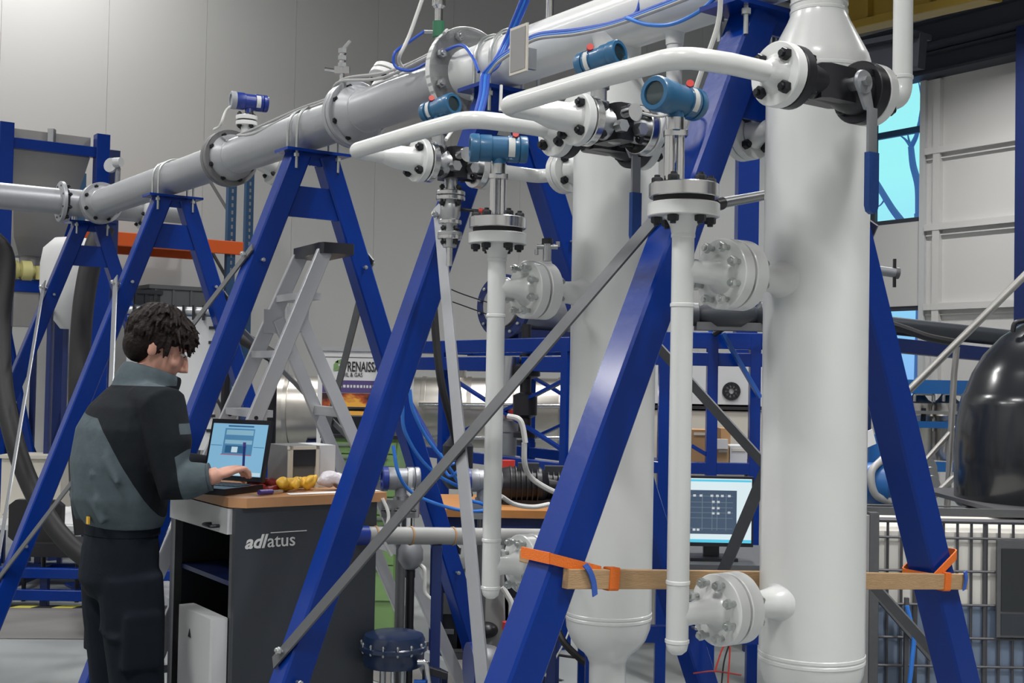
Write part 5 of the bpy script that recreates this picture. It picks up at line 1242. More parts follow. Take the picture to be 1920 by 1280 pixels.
def lamp_valve():
    c = P(770, 1035, 4.9); root = thing('pressure_regulator', 'grey dome-shaped regulator under the long grey pipe', 'regulator', c - Z * .1)
    MB().lathe(c - Z * .07, Z, [(0, .015), (.01, .03), (.04, .05), (.08, .05), (.11, .035), (.12, .01)], 20).build('dome', 'galv_light', root)
    MB().cyl(c - Z * .1, c - Z * .07, .02, n=12).build('neck', 'black_steel', root); MB().tube(arc([c - V((-.04, 0, .05)), c + V((.06, -.02, -.06)), c + V((.06, -.02, -.16)), c + V((.10, -.02, -.19))], .02), .008, 8).build('pipe', 'cable_white', root)
    MB().cyl(down(c), c - Z * .1, .018, n=10).build('stand_pipe', 'black_steel', root)
lamp_valve()
# diaphragm actuator and flanged ball standing low in the middle
def actuator():
    c = P(738, 1208, 4.25); r_ = pxs(62, 4.25); root = thing('diaphragm_actuator', 'dark blue diaphragm actuator standing low beside the dark cabinet', 'actuator', down(c))
    MB().lathe(c - Z * .07, Z, [(0, r_ * .86), (.02, r_ * .92), (.045, r_ * .93), (.055, r_ * 1.0), (.068, r_ * 1.0), (.072, r_ * .95), (.09, r_ * .94), (.105, r_ * .88), (.112, r_ * .7), (.115, 0)], 36).build('casing', 'act_blue', root)
    bolts(root, c - Z * .003, Z, r_ * .96, 14, .006, .02, 'steel')
    for k in (-1, 1): MB().cyl(c + V((.035 * k, 0, -.07)), c + V((.035 * k, 0, -.30)), .011, n=12).build('yoke_rod', 'steel', root)
    MB().cyl(c - Z * .07, c - Z * .32, .008, n=10).build('stem', 'chrome', root); MB().box(c - Z * .17, V((.05, 0, 0)), V((0, .02, 0)), Z * .012).build('coupling', 'black_steel', root, False)
    MB().lathe(c - Z * .55, Z, [(0, .09), (.03, .09), (.035, .05), (.10, .07), (.16, .07), (.2, .04), (.22, .06), (.25, .06)], 24).build('valve_body', 'galv_light', root); MB().cyl(down(c), c - Z * .55, .045, n=20).build('pipe_leg', 'galv_light', root); MB().disc(down(c, .01), Z, .1, .02, 24).build('base_flange', 'galv_light', root)
    p = P(800, 1255, 4.2); q = thing('positioner', 'black bracket with chrome elbow beside the dark blue actuator', 'fitting', down(p))
    MB().beam(p, p + V((.07, .0, -.02)), .02, .025).build('bracket', 'black_steel', q, False); MB().tube(arc([p + V((-.03, -.02, .03)), p + V((0.0, -.02, .03)), p + V((.01, -.02, -.05))], .02), .010, 10).build('elbow', 'chrome', q); MB().box(p + V((-.02, -.03, -.05)), V((.02, 0, 0)), V((0, .015, 0)), Z * .02).build('block', 'blue_light', q, False); MB().cyl(down(p), p, .015, n=10).build('post', 'black_steel', q)
mat('act_blue', (.008, .02, .06), .3, coat=.3)
actuator()
def dome():
    c = P(905, 1252, 5.0); ax = V((.9, .25, 0)).normalized(); r_ = pxs(44, 5.0); root = thing('glass_filter', 'pale domed vessel with blue rimmed flange low in the middle', 'vessel', down(c))
    MB().lathe(c - ax * .06, ax, [(0, r_ * 1.08), (.0, r_ * 1.1), (.02, r_ * 1.1), (.02, r_ * 1.0)], 30).build('rim', 'inst_blue', root)
    MB().lathe(c - ax * .04, ax, [(0, r_), (.05, r_), (.09, r_ * .9), (.12, r_ * .7), (.13, r_ * .45), (.25, r_ * .45)], 30).build('dome', 'galv_light', root); MB().lathe(c + ax * .2, ax, [(0, r_ * .8), (.03, r_ * .8)], 24).build('flange', 'galv_light', root)
    MB().beam(down(c), c - Z * r_ * .9, .06, .06).build('support', 'galv', root, False)
    p = P(915, 1085, 5.2); q = thing('lifting_shackle', 'grey machine column with white lever behind the lower riser end', 'machine', down(p))
    MB().beam(down(p) + V((.05, 0, 0)), P(922, 1040, 5.2) , .11, .1).build('column', 'pvc_grey', q, False); MB().tube(arc([P(942, 1100, 5.1), P(960, 1130, 5.1), P(958, 1170, 5.1)], .02), .012, 8).build('lever', 'cable_white', q); MB().cyl(P(953, 1165, 5.1), P(953, 1180, 5.1), .025, n=12).build('knob', 'red', q); MB().ball(P(912, 1180, 5.15), .05, .05, .035).build('boss', 'black_steel', q)
dome()
for i, (pts, lb) in enumerate((([(1035, 1150, 5.0), (1055, 1200, 4.9), (1085, 1232, 4.8), (1110, 1250, 4.75)], 'thick black cable sweeping down behind the farther column'), ([(1020, 1222, 5.5), (1050, 1228, 5.4), (1100, 1235, 5.3)], 'thin black cable lying low left of the farther column'), ([(1022, 1268, 5.2), (1060, 1200, 5.3), (1070, 1165, 5.4)], 'thin grey cable rising left of the farther column'))):
    cable('floor_cable', ploop(pts), (.014, .006, .004)[i], ('rubber', 'rubber', 'cable_grey')[i], lb)

# ------------------------------------------------------------------ monitor, desk and frames between the two columns
def monitor():
    d = 4.7; x0, x1 = P(1262, 950, d).x, P(1413, 950, d).x; zt, zb = P(1350, 897, d).z, P(1350, 1017, d).z; zd = P(1350, 1050, d).z
    dk = thing('monitor_desk', 'blue framed desk carrying the computer monitor', 'desk', V((x0 + .1, d + .2, 0)))
    MB().abox(x0 - .35, x1 + .25, d - .12, d + .45, zd - .03, zd).build('desk_top', 'galv', dk, False)
    for x in (x0 - .3, x1 + .2):
        for y_ in (d - .07, d + .4): MB().abox(x - .03, x + .03, y_ - .03, y_ + .03, 0, zd - .03).build('leg', 'blue_paint', dk, False)
    MB().abox(x0 - .3, x1 + .2, d - .08, d - .04, zd - .3, zd - .24).build('rail', 'blue_paint', dk, False)
    root = thing('computer_monitor', 'computer monitor showing a dark flow diagram between the white columns', 'monitor', V(((x0 + x1) / 2, d, zd)))
    b = MB().abox(x0, x1, d, d + .035, zb - .015, zt + .008).build('housing', 'black_plastic', root, False); MB().abox(x0 + .008, x1 - .008, d - .002, d, zb, zt).build('screen', 'scr_bright', b, False)
    MB().abox((x0 + x1) / 2 - .03, (x0 + x1) / 2 + .03, d + .03, d + .05, zd, zb + .05).build('stand', 'black_plastic', root, False); MB().abox((x0 + x1) / 2 - .09, (x0 + x1) / 2 + .09, d - .04, d + .1, zd, zd + .012).build('stand_foot', 'black_plastic', root, False)
    xa, xb = P(1288, 950, d).x, P(1381, 950, d).x; za, zc = P(1350, 1001, d).z, P(1350, 919, d).z
    MB().abox(xa, xb, d - .0032, d - .002, za, zc).build('diagram_window', 'scr_slate', b, False)
    MB().abox(x0 + .008, x1 - .008, d - .003, d - .002, zb, zb + .012).build('task_bar', 'scr_cyan', b, False); MB().abox(x0 + .01, x1 - .01, d - .003, d - .002, zt - .012, zt - .004).build('title_bar', 'scr_cyan', b, False)
    rr = random.Random(3)
    def seg(u0, v0, u1, v1, m_='scr_line'):
        MB().abox(xa + (xb - xa) * u0, xa + (xb - xa) * u1, d - .0042, d - .0032, za + (zc - za) * v0, za + (zc - za) * v1).build('diagram_line', m_, b, False)
    for u0 in (.30, .50, .60, .78): seg(u0, .08, u0 + .012, .92)
    for v0 in (.86, .72, .60, .48, .36, .12): seg(.05, v0, .92, v0 + .012)
    for u0, v0 in ((.12, .88), (.25, .88), (.47, .88), (.58, .88), (.68, .88), (.50, .74), (.60, .74), (.50, .60), (.60, .60), (.50, .48), (.60, .48), (.12, .1), (.2, .1), (.82, .5), (.82, .88)): seg(u0, v0 - .03, u0 + .055, v0 + .02, 'scr_full')
mat('scr_bright', (.05, .05, .05), .2, emit=(.72, .86, .90), estr=.95); mat('scr_slate', (.03, .03, .04), .2, emit=(.05, .09, .15), estr=.8); mat('scr_cyan', (.03, .05, .05), .2, emit=(.10, .62, .85), estr=.9)
mat('scr_line', (.03, .03, .03), .2, emit=(.16, .22, .28), estr=.8); mat('scr_full', (.05, .05, .05), .2, emit=(.7, .75, .78), estr=.8)
monitor()
def right_frame():
    d = 6.4; root = thing('pipe_rack', 'dark blue pipe rack seen between the two white columns', 'frame', down(P(1335, 900, d)))
    def pt(x, y, dd=d): return P(x, y, dd)
    for px in (1246, 1336, 1416):
        p = pt(px, 640); bar(root, 'post', down(p), pt(px, 632), .055, .055, 'blue_paint', V((1, 0, 0)))
    for y, h in ((641, .085), (676, .07), (880, .06)):
        a, b = pt(1180, y + 6), pt(1470, y); a.z = b.z; bar(root, 'beam', a, b, h, .05, 'blue_paint', Z)
    bar(root, 'diagonal', pt(1348, 590), pt(1318, 650), .03, .02, 'blue_light'); bar(root, 'diagonal', pt(1355, 625, 6.3), pt(1425, 745, 6.3), .055, .02, 'blue_light'); bar(root, 'diagonal', pt(1296, 835), pt(1330, 855), .03, .02, 'blue_paint'); bar(root, 'diagonal', pt(1238, 800), pt(1290, 840), .03, .02, 'blue_paint')
    # white machine with a fan
    e = 7.4; x0, x1 = P(1200, 720, e).x, P(1440, 720, e).x; z0, z1 = P(1300, 757, e).z, P(1300, 676, e).z
    q = thing('white_unit', 'white cabinet unit with round black fan behind the pipe rack', 'machine', V(((x0 + x1) / 2, e + .3, 0)))
    MB().abox(x0, x1, e, e + .6, z0, z1).build('upper_case', 'white_panel', q, False); MB().abox(x0, x1, e - .02, e + .62, z0 - .03, z0 - .012).build('seam', 'ink', q, False); MB().abox(x0, x1, e, e + .6, .1, z0 - .04).build('lower_case', 'cream', q, False); MB().abox(x0 + .03, x1 - .03, e + .05, e + .55, 0, .1).build('base', 'rubber', q, False)
    c = P(1371, 733, e); fr = pxs(17, e); fan = MB().lathe(c, V((0, -1, 0)), [(0, fr), (.01, fr), (.01, fr * .7), (0, fr * .7)], 24, False).build('fan_ring', 'black_plastic', q)
    for k in range(9):
        a = k * 2 * PI / 9; v1 = V((math.cos(a), 0, math.sin(a))); MB().beam(c + v1 * fr * .3 - V((0, .008, 0)), c + v1 * fr * .98 - V((0, .008, 0)), .016, .01).build('fan_blade', 'black_plastic', fan, False)
    # shelf of cartons
    e = 6.9; zs = P(1330, 868, e).z; sh = thing('carton_shelf', 'blue shelf carrying cartons above the monitor', 'shelf', V((P(1320, 868, e).x, e + .2, 0)))
    xa, xb = P(1190, 868, e).x, P(1440, 868, e).x; MB().abox(xa, xb, e - .02, e + .4, zs - .05, zs).build('board', 'blue_dark', sh, False)
    for x in (xa + .04, xb - .04): MB().abox(x - .025, x + .025, e + .3, e + .35, 0, zs).build('leg', 'blue_dark', sh, False)
    for i, (a, b, y, m_, lb) in enumerate(((1240, 1262, 812, 'cardboard', 'brown carton partly behind the thin white riser'), (1298, 1332, 806, 'cardboard', 'brown carton left of the blue post above the monitor'), (1345, 1368, 838, 'yellow_card', 'tan carton right of the blue post above the monitor'), (1370, 1402, 836, 'white_panel', 'pale box of bottles at the right of the carton shelf'))):
        x0, x1 = P(a, 850, e).x, P(b, 850, e).x; zt = P((a + b) / 2, y, e).z; q = thing('carton', lb, 'box', V(((x0 + x1) / 2, e + .12, zs)))
        MB().abox(x0, x1, e + .02, e + .22, zs, zt).build('box', m_, q, False); MB().abox(x0 + .01, x1 - .01, e + .015, e + .02, zt - .03, zt - .015).build('tape', 'cream', q, False)
        if i == 2: MB().abox(x0 + .0, x1 - .01, e - .002, e + .018, zt - .01, zt + .045).build('paper_label', 'paper', q, False)
    p = P(1376, 812, e + .2); single('red_carton', MB().abox(P(1352, 800, 7.1).x, P(1370, 800, 7.1).x, 7.1, 7.25, zs, P(1360, 803, 7.1).z), 'cardboard', 'tall reddish carton behind the tan carton', 'box', smooth=False)
mat('yellow_card', (.42, .27, .13), .75)
right_frame()
def grey_machine():
    c = P(1372, 590, 6.1); root = thing('dark_valve_body', 'dark valve assembly behind the flange of nearest column', 'valve', c - Z * .15)
    MB().lathe(c - V((.2, 0, 0)), V((1, 0, 0)), [(0, .06), (.03, .06), (.04, .04), (.12, .08), (.24, .08), (.32, .04), (.34, .07), (.37, .07)], 20).build('body', 'dark_grey', root); MB().box(c - V((.0, 0, .06)), V((.18, 0, 0)), V((0, .05, 0)), Z * .02).build('bracket', 'galv', root, False)
    cable('black_cable', ploop([(1340, 626, 6.36), (1360, 614, 6.3), (1390, 606, 6.2), (1425, 610, 6.2), (1470, 622, 6.36)]), .016, 'rubber', 'black hose over the blue beam between the columns', 'hose')
    p = P(1405, 375, 7.2); q = thing('steel_tube', 'horizontal bare steel tube left of the nearest column', 'pipe', P(1400, 375, 3.4) - Z * .03)
    MB().cyl(P(1345, 382, 3.2), P(1440, 365, 3.5), .014, n=16).build('tube', 'steel', q); MB().cyl(P(1338, 384, 3.18), P(1352, 381, 3.22), .018, n=14).build('end_fitting', 'black_steel', q)
    g = thing('blue_column', 'dark blue vertical steel column behind the nearest white column', 'column', down(P(1406, 500, 10)))
    t = P(1406, -40, 10); MB().box(down(t, t.z / 2), V((.085, 0, 0)), V((0, .08, 0)), Z * t.z / 2).build('shaft', 'blue_paint', g, False); MB().box(down(t, .01), V((.16, 0, 0)), V((0, .16, 0)), Z * .01).build('base_plate', 'blue_paint', g, False)
grey_machine()
def floor_wires():
    for i, pts in enumerate(([(1340, 1260, 4.4), (1355, 1215, 4.4), (1368, 1210, 4.4), (1365, 1280, 4.4)], [(1300, 1262, 4.4), (1340, 1258, 4.4), (1390, 1265, 4.4)], [(1385, 1165, 4.4), (1360, 1230, 4.4), (1352, 1290, 4.4)])):
        cable('thin_wire', ploop(pts), .003, ('red', 'red_dark', 'ink')[i], ('thin red wire looping below the monitor desk', 'thin dark red wire running level below the monitor desk', 'thin black wire hanging from the monitor desk')[i])
floor_wires()
# ------------------------------------------------------------------ caged tank, black tank, stair rail and machinery on the right
def ibc():
    d = 5.3; xa, xb = P(1585, 1100, d).x, P(2030, 1100, d).x; zt = P(1780, 976, d).z; dep = .62
    root = thing('caged_tank', 'white plastic tank in a steel mesh cage at lower right', 'tank', V(((xa + xb) / 2, d + dep / 2, 0)))
    zp = .14; zl = P(1780, 1133, d).z
    MB().abox(xa, xb, d, d + dep, .1, zp).build('pallet_deck', 'galv', root, False)
    for k in range(3): x = xa + .08 + k * (xb - xa - .16) / 2; MB().abox(x - .06, x + .06, d, d + dep, 0, .1).build('pallet_foot', 'galv', root, False)
    e = .012; r_ = .05
    def rr(x0, x1, y0, y1, z):
        return [V((x0 + r_, y0, z)), V((x1 - r_, y0, z)), V((x1, y0 + r_, z)), V((x1, y1 - r_, z)), V((x1 - r_, y1, z)), V((x0 + r_, y1, z)), V((x0, y1 - r_, z)), V((x0, y0 + r_, z))]
    MB().loft([rr(xa + e, xb - e, d + e, d + dep - e, zp), rr(xa + e, xb - e, d + e, d + dep - e, zl)]).build('filled_part', 'ibc_low', root, False)
    MB().loft([rr(xa + e, xb - e, d + e, d + dep - e, zl), rr(xa + e, xb - e, d + e, d + dep - e, zt - .05), rr(xa + e + .02, xb - e - .02, d + e + .03, d + dep - e - .03, zt - .02)]).build('upper_part', 'ibc', root, False)
    n = 17
    for k in range(n + 1):
        x = xa + (xb - xa) * k / n; MB().tube([V((x, d, zp)), V((x, d, zt))], .006 if k % 5 else .011, 6).build('cage_bar', 'mesh_steel', root)
    for px in (976, 1008, 1070, 1133, 1195, 1248):
        z = P(1780, px, d).z; MB().tube([V((xa, d - .008, z)), V((xb, d - .008, z))], .006 if px > 980 else .012, 6).build('cage_bar', 'mesh_steel', root)
    for px in (976, 1070, 1195):
        z = P(1780, px, d).z; MB().tube([V((xa, d, z)), V((xa, d + dep, z)), V((xb, d + dep, z)), V((xb, d, z))], .008, 6).build('cage_hoop', 'mesh_steel', root)
    x0, x1 = P(1864, 1100, d).x, P(1990, 1100, d).x; z0, z1 = P(1890, 1192, d).z, P(1890, 1011, d).z
    q = MB().abox(x0, x1, d - .03, d - .016, z0, z1).build('sign_frame', 'galv', root, False); MB().abox(x0 + .018, x1 - .018, d - .034, d - .03, z0 + .11, z1 - .035).build('sign_plate', 'ink_soft', q, False); MB().abox(x0 + .018, x1 - .018, d - .034, d - .03, z0 + .01, z0 + .10).build('sign_panel', 'dark_grey', q, False)
    return d, xa, xb, zt, dep
mat('ink_soft', (.018, .022, .024), .5)
ID, IXA, IXB, IZT, IDEP = ibc()
def posts_left():
    d = 5.2; root = thing('stair_support', 'dark grey diagonal strut and posts left of the caged tank', 'frame', down(P(1640, 1200, d)))
    a, b = P(1632, 1105, d), P(1745, 1235, d); bar(root, 'strut', a, b, .035, .02, 'galv'); bar(root, 'post', down(P(1637, 1000, d)), P(1637, 960, d), .05, .04, 'galv'); bar(root, 'post', down(P(1700, 1000, d + .02)), P(1700, 1120, d + .02), .018, .018, 'mesh_steel')
    bar(root, 'post', down(P(1620, 1000, d)), P(1620, 965, d), .04, .04, 'pvc_grey')
    cable('blue_hose', ploop([(1700, 1135, 4.9), (1713, 1190, 4.88), (1710, 1240, 4.86), (1703, 1300, 4.85)]), .009, 'cable_light', 'thin light blue hose hanging in front of the caged tank', 'hose')
posts_left()
def black_tank():
    d = 6.05; sc = F / d;  cx = P(1992, 800, d).x; o = V((cx, d, 0)); zb = max(P(1920, 952, d).z, IZT + .03)
    root = thing('black_tank', 'big glossy black tank at the right edge above the caged tank', 'tank', V((cx, d, zb)))
    prof = [(952, 186), (946, 190), (850, 192), (800, 189), (760, 182), (742, 178), (738, 174), (700, 160), (665, 140), (630, 108), (607, 75), (597, 40), (594, 0)]
    pts = [(P(1900, y, d).z, r_ / sc) for y, r_ in prof]
    MB().lathe(o, Z, [(z, r_) for z, r_ in pts], 56).build('shell', 'tank_black', root)
    c = P(1912, 612, d - .05); MB().tube(arc([P(1899, 622, d - .1), P(1902, 604, d - .1), P(1925, 600, d - .1)], .02), .012, 10).build('lifting_eye', 'black_steel', root)
    g = thing('tank_platform', 'low platform of steel members carrying the black tank', 'platform', V((cx, d, 0)))
    MB().abox(P(1640, 960, d).x, P(2200, 960, d).x, ID + IDEP + .0 - .0, d + .8, zb - .06, zb - .002).build('deck', 'galv', g, False) if False else None
    MB().abox(cx - .52, cx + .6, ID + .12, d + .6, zb - .02, zb - .001).build('deck', 'mesh_steel', g, False)
    MB().abox(IXA, cx + .6, ID + .10, ID + .13, zb - .022, zb + .012).build('edge_angle', 'galv', g, False)
    for x in (cx - .55, cx + .55):
        MB().abox(x - .04, x + .04, d + .5, d + .58, 0, zb - .03).build('leg', 'galv', g, False)
black_tank()
def handrail():
    d = 6.9; root = thing('stair_handrail', 'stainless steel stair handrail rising to the right edge', 'handrail', down(P(1785, 900, d)))
    def tube(nm, pts, r_): MB().tube(ploop(pts), r_, 12).build(nm, 'rail_steel', root)
    tube('top_rail', [(1688, 748, d), (1990, 448, d - .2)], .021); tube('post', [(1794, 650, d), (1789, 700, d), (1776, 948, d)], .018)
    tube('mid_rail', [(1722, 878, d), (1791, 800, d)], .015); tube('mid_rail', [(1745, 935, d), (1812, 872, d - .03)], .018)
    p = P(1776, 950, d); MB().cyl(down(p), p, .02, n=12).build('post_foot', 'rail_steel', root); p = P(1702, 735, d); MB().cyl(down(p), p, .018, n=12).build('post', 'rail_steel', root)
mat('rail_steel', (.46, .45, .43), .35, .8)
handrail()
def right_beam():
    d = 8.6; root = thing('pipe_bridge', 'blue beam carrying a dark pipe across the lower window', 'beam', down(P(1740, 700, d)))
    a, b = P(1600, 640, d), P(1930, 672, d + .9); bar(root, 'beam', a, b, pxs(27, d), .1, 'blue_dark', Z)
    MB().cyl(a + Z * .14, b + Z * .14, .065, n=20).build('pipe', 'dark_grey', root)
    for q in (a.lerp(b, .05), a.lerp(b, .95)): bar(root, 'post', down(q), q, .1, .1, 'blue_dark', V((1, 0, 0)))
    cable('black_hose', [P(1610, 600, d - .1), P(1660, 606, d - .1), P(1700, 618, d - .1), P(1740, 632, d - .1), P(1790, 642, d)], .028, 'rubber', 'black hose lying over the dark pipe in front of the window', 'hose')
right_beam()
def machine():
    d = 7.6; x0, x1 = P(1660, 800, d).x, P(1850, 800, d).x
    root = thing('blue_machine', 'blue framed machine with stainless drums behind the stair handrail', 'machine', V(((x0 + x1) / 2, d + .3, 0)))
    def band(y0, y1, dd, m_, nm, xa=x0, xb=x1, th=.06): MB().abox(xa, xb, dd, dd + th, P(1740, y1, dd).z, P(1740, y0, dd).z).build(nm, m_, root, False)
    band(712, 738, d, 'machine_blue', 'top_rail', th=.5); band(790, 802, d - .02, 'machine_blue', 'middle_rail'); band(866, 884, d - .02, 'machine_blue', 'low_rail')
    for x in (x0, x1 - .08): MB().abox(x, x + .08, d, d + .08, 0, P(1740, 738, d).z).build('leg', 'machine_blue', root, False)
    for i, px in enumerate((1722, 1776)):
        c = P(px, 770, d + .12); MB().lathe(V((c.x, c.y, P(px, 865, d).z)), Z, [(0, .07), (.05, .085), (.26, .085), (.28, .092), (.30, .085), (.34, .085), (.36, .092), (.38, .06), (.42, .03)], 22).build('drum', 'stainless', root)
        MB().tube(arc([c + V((-.06, -.1, .06)), c + V((-.06, -.1, .11)), c + V((.06, -.1, .11)), c + V((.06, -.1, .06))], .02), .012, 8).build('clamp', 'steel', root); MB().cyl(c + V((0, -.09, -.1)), c + V((0, -.1, .02)), .014, n=10).build('bolt_rod', 'black_steel', root)
    band(770, 776, d - .01, 'steel', 'pipe', th=.03); band(808, 862, d + .1, 'steel_dull', 'rear_panel', th=.03)
    for k in range(3): MB().disc(P(1738 + k * 3, 880 + k * 16, d - .1), V((.4, -1, 0)), .07, .03, 20).build('hand_wheel', 'steel', root)
    q = thing('blue_pump', 'blue pump with hose below the nearest trestle leg', 'pump', down(P(1650, 900, 6.6)))
    c = P(1648, 905, 6.6); MB().lathe(c - V((.12, 0, 0)), V((1, -.3, 0)), [(0, .05), (.02, .1), (.1, .12), (.16, .12), (.18, .06), (.26, .05)], 20).build('casing', 'machine_blue', q); MB().cyl(c + Z * .08, c + Z * .26, .06, n=16).build('motor', 'machine_blue', q); MB().tube(smooth_path(ploop([(1655, 860, 6.5), (1634, 885, 6.45), (1640, 925, 6.45), (1668, 940, 6.5)]), 5), .02, 10).build('hose', 'cable_grey', q); MB().beam(down(c), c - Z * .08, .14, .1).build('pedestal', 'dark_grey', q, False)
    p = P(1629, 822, 5.0); single('paper_tag', MB().box(p, V((.022, 0, .01)), V((0, .003, 0)), V((-.008, 0, .03))), 'paper', 'small white tag at the right side of nearest column', 'tag', smooth=False)
mat('machine_blue', (.01, .10, .32), .4)
machine()
def window_pipe():
    a = P(1610, 502, 9.5); b = P(1682, 512, 9.5); root = thing('spigot_pipe', 'short capped steel pipe sticking out right of nearest column', 'pipe', b - Z * .1)
    MB().cyl(a, b, pxs(9, 9.5), n=16).build('pipe', 'galv_light', root); MB().disc(b, b - a, .045, .03, 16).build('cap', 'galv', root); MB().beam(b + Z * .11 - V((.02, 0, 0)), b - Z * .11 - V((.02, 0, 0)), .03, .02).build('clip_bar', 'black_steel', root, False); MB().beam(down(a), a, .06, .06).build('stand', 'galv', root, False)
window_pipe()
# bare tree outside the window
def tree():
    s = 8.0; base = R(onwall(1700, 300)[0] - .4, TR + 4.5, 0)
    def pt(x, y): r_ = ray(x, y); k = (R(0, TR + 4.0, 0) - ORG).dot(W) / r_.dot(W); return ORG + r_ * k
    root = thing('bare_tree', 'leafless tree standing outside the tall window', 'tree', down(pt(1735, 500)))
    def br(nm, pts, r0, r1): ps = smooth_path([pt(*p) for p in pts], 5); n = len(ps); MB().tube(ps, r0, 8, rad=[r0 + (r1 - r0) * i / (n - 1) for i in range(n)]).build(nm, 'tree', root)
    b0 = down(pt(1735, 500)); t0 = pt(1724, 400); MB().tube([b0, pt(1732, 520), t0], .12, 10, rad=[.22, .13, .10]).build('trunk', 'tree', root)
    br('branch', [(1724, 400), (1722, 350), (1712, 310), (1708, 275)], .085, .06); br('branch', [(1708, 275), (1718, 255), (1724, 228)], .055, .03); br('branch', [(1708, 275), (1698, 262), (1688, 254)], .035, .012); br('branch', [(1708, 277), (1704, 262), (1702, 252)], .03, .012)
    br('branch', [(1715, 480), (1700, 430), (1672, 390), (1645, 345), (1630, 320)], .09, .05); br('branch', [(1660, 372), (1650, 385), (1640, 388)], .02, .008)
    br('branch', [(1724, 228), (1728, 190), (1722, 150)], .03, .01)
tree()

# ------------------------------------------------------------------ instruments, cables and plate on the pipeline
transmitter('flow_transmitter', 'small blue and grey transmitter standing on the silver pipeline', R(1.26, .02, HP + .245), V((-.9, -.45, 0)), 'inst_blue', .04, .13, False, None, False, cap2='grey_cap')
def stem():
    c = R(1.26, .02, HP); root = thing('sensor_stem', 'steel sensor stem carrying the blue and grey transmitter', 'stem', c + Z * .08)
    MB().lathe(c, Z, [(.155, .02), (.165, .028), (.185, .028), (.19, .02), (.212, .02)], 16).build('stem', 'steel', root)
    MB().tube(smooth_path([c + V((-.02, -.02, .24)), c + V((-.09, -.05, .2)), c + V((-.12, -.06, .12)), R(1.44, -.08, HP + .13)], 6), .006, 8).build('lead', 'cable_white', root)
stem()
def sensor(s, label, h, m1='chrome'):
    c = R(s, 0, HP + RP - .005); root = thing('probe_assembly', label, 'sensor', c)
    MB().cyl(c, c + Z * h * .45, .010, n=12).build('tube', m1, root); MB().box(c + Z * h * .5, V((.03, 0, 0)), V((0, .012, 0)), Z * .014).build('cross_fitting', m1, root, False); MB().cyl(c + Z * h * .5, c + Z * h * .85, .013, n=12).build('body', m1, root)
    for k in range(3): MB().cyl(c + Z * (h * (.55 + k * .12)), c + Z * (h * (.55 + k * .12) + .018), .019, n=6).build('hex_nut', 'steel', root)
    MB().beam(c + Z * h * .85, c + Z * h + V((.03, 0, 0)), .012, .012).build('lever', m1, root, False); MB().cyl(c + V((-.03, 0, h * .5)), c + V((-.07, 0, h * .52)), .007, n=8).build('side_port', m1, root)
    return c
sensor(.27, 'small chrome probe with lever on the silver pipeline', .24)
def tall_probe(s, px, label, h=.55):
    c = R(s, 0, HP + RP - .01); root = thing('tall_probe', label, 'sensor', c)
    MB().lathe(c, Z, [(0, .012), (.10, .012), (.11, .02), (.14, .02), (.145, .014), (.20, .014), (.21, .024), (.30, .024), (.31, .017), (.36, .017), (.37, .03), (h, .03)], 18).build('body', 'chrome', root)
    MB().cyl(c + V((-.05, 0, .12)), c + Z * .12, .008, n=10).build('side_port', 'steel', root); MB().cyl(c + Z * .10, c + Z * .155, .021, n=16).build('green_ring', 'green_dark', root)
    return c
mat('green_dark', (.03, .16, .08), .4)
c1 = tall_probe(-.47, 825, 'tall chrome probe left of the big white flange', .5)
c2 = tall_probe(-1.13, 1035, 'tall chrome probe on the white header pipe', .4)
cable('white_lead', [c1 + V((-.02, 0, .36)), P(770, 60, 4.3), P(748, 110, 4.3), R(-.28, -.02, HP + .09)], .007, 'cable_white', 'white lead arching down from the tall chrome probe')
cable('blue_lead', [c1 + V((-.05, 0, .12)), P(765, 80, 4.3), P(740, 100, 4.28), P(742, 125, 4.28), P(770, 132, 4.25), P(800, 118, 4.2), P(830, 98, 4.1), P(865, 85, 4.0), P(885, 105, 3.95), P(898, 135, 3.9)], .0055, 'cable_blue', 'thin blue lead looping left of the big white flange')
rb = sum([[]], [])
for i, dx in enumerate((0, 6, 12)):
    cable('blue_lead', [P(990 + dx, -30, 3.7), P(968 + dx, 25, 3.75), P(945 + dx * .7, 80, 3.78), P(922 + dx, 122, 3.76), P(905 + dx, 140, 3.74), P(900 + dx, 180, 3.7), P(886 + dx, 232, 3.66)], .006, ('cable_blue', 'cable_light', 'cable_blue')[i], ('left blue lead of the bundle falling beside the white flange', 'middle blue lead of the bundle falling beside the white flange', 'right blue lead of the bundle falling beside the white flange')[i])
for i in range(3):
    cable('blue_lead', [P(905 + i * 5, 138, 3.74), P(935, 108 + i * 4, 3.72), P(975, 82 + i * 4, 3.66), P(1010, 64 + i * 4, 3.58), P(1080, 56 + i * 4, 3.46), P(1150, 42 + i * 3, 3.34), P(1230, 12 + i * 4, 3.2), P(1300, -15 + i * 4, 3.08)], .0055, ('cable_blue', 'cable_light', 'cable_grey')[i], ('blue lead running along the front of the white header', 'lighter blue lead running along the white header', 'grey lead running along the white header')[i])
cable('blue_lead', [P(1175, 34, 3.28), P(1215, 46, 3.22), P(1260, 45, 3.16), P(1310, 22, 3.08), P(1350, -12, 3.0)], .0055, 'cable_light', 'blue lead sagging in front of the white header')
cable('blue_lead', [P(1183, 33, 3.3), P(1196, 18, 3.3), P(1202, -10, 3.3)], .005, 'cable_blue', 'short blue lead rising from the white header')
cable('grey_line', [R(1.30, -.02, HP + .088), R(.95, -.06, HP + .07), R(.62, -.02, HP + .10), R(.30, -.03, HP + .095), R(.16, -.05, HP + .135), R(-.2, -.05, HP + .095), R(-.55, -.06, HP + .10), R(-.655, -.08, HP + .14), R(-.72, -.13, HP + .11)], .006, 'cable_grey', 'upper grey line laid along the top of the silver pipeline')
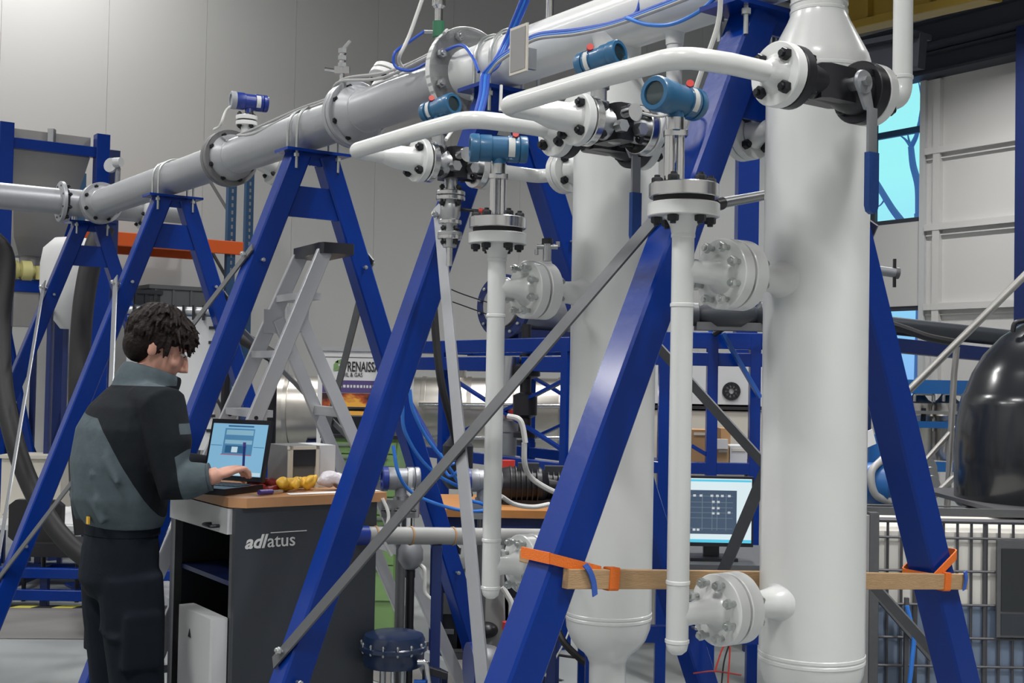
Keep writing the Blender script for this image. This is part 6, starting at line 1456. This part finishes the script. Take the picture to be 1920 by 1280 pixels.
cable('grey_line', [R(1.20, -.055, HP + .068), R(.95, -.075, HP + .04), R(.62, -.04, HP + .08), R(.30, -.05, HP + .075), R(.155, -.07, HP + .12), R(-.2, -.07, HP + .07), R(-.6, -.08, HP + .08)], .006, 'cable_grey', 'lower grey line laid along the silver pipeline')
cable('white_lead', [P(1352, -15, 2.75), P(1345, 50, 2.78), P(1310, 150, 2.82), P(1262, 300, 2.9), P(1248, 340, 2.92)], .006, 'cable_white', 'white lead hanging along the top of the nearest blue trestle')
cable('grey_lead', [P(930, 90, 3.72), P(938, 150, 3.74), P(936, 200, 3.72)], .006, 'zinc_c', 'thin zinc rod hanging beside the white plate') if False else None
def plate():
    a = P(973, 93, 3.45); ex = U * -.0 + V((.57, -.82, 0)) * .045; root = thing('name_plate', 'blank grey plate in white frame clipped to the white header', 'sign', a - Z * .07)
    d = -U; n = d.cross(Z).normalized(); n = n if n.y < 0 else -n
    MB().box(a, d * .042, Z * .068, n * .003).build('frame', 'cream', root, False); MB().box(a + n * .0035, d * .036, Z * .06, n * .001).build('face', 'grey_face', root, False); MB().box(a - n * .03 - Z * .02, d * .006, Z * .03, n * .028).build('bracket', 'steel', root, False)
mat('grey_face', (.24, .235, .23), .5)
plate()
for i, (a, b, lb) in enumerate((((940, 160, 3.72), (938, 208, 3.70), 'thin steel tube below the grey name plate'), ((848, 245, 3.55), (836, 262, 3.5), 'thin grey wire across the farther chrome valve'))):
    cable('thin_wire', [P(*a), P((a[0] + b[0]) / 2, (a[1] + b[1]) / 2, (a[2] + b[2]) / 2), P(*b)], .005, 'cable_white', lb)

# black pipe with red band behind the ladder trestle
def dark_pipe():
    a, b = P(436, 622, 8.2), P(512, 668, 8.0); root = thing('dark_pipe', 'sloping black pipe with red band left of the ladder', 'pipe', down(b))
    MB().cyl(a, b, .045, n=16).build('pipe', 'rubber', root); d = (b - a).normalized(); MB().cyl(a + d * .05 + Z * .03, a + d * .08 + Z * .07, .03, n=12).build('red_cap', 'red', root); MB().cyl(down(b), b, .03, n=12).build('stand', 'black_steel', root)
    p = P(424, 760, 7.6); q = thing('black_pole', 'thin black pole standing left of the ladder foot', 'pole', down(p)); MB().cyl(down(p), P(424, 690, 7.6), .028, n=12).build('pole', 'black_steel', q); MB().disc(down(p, .01), Z, .12, .02, 20).build('base', 'black_steel', q)
dark_pipe()
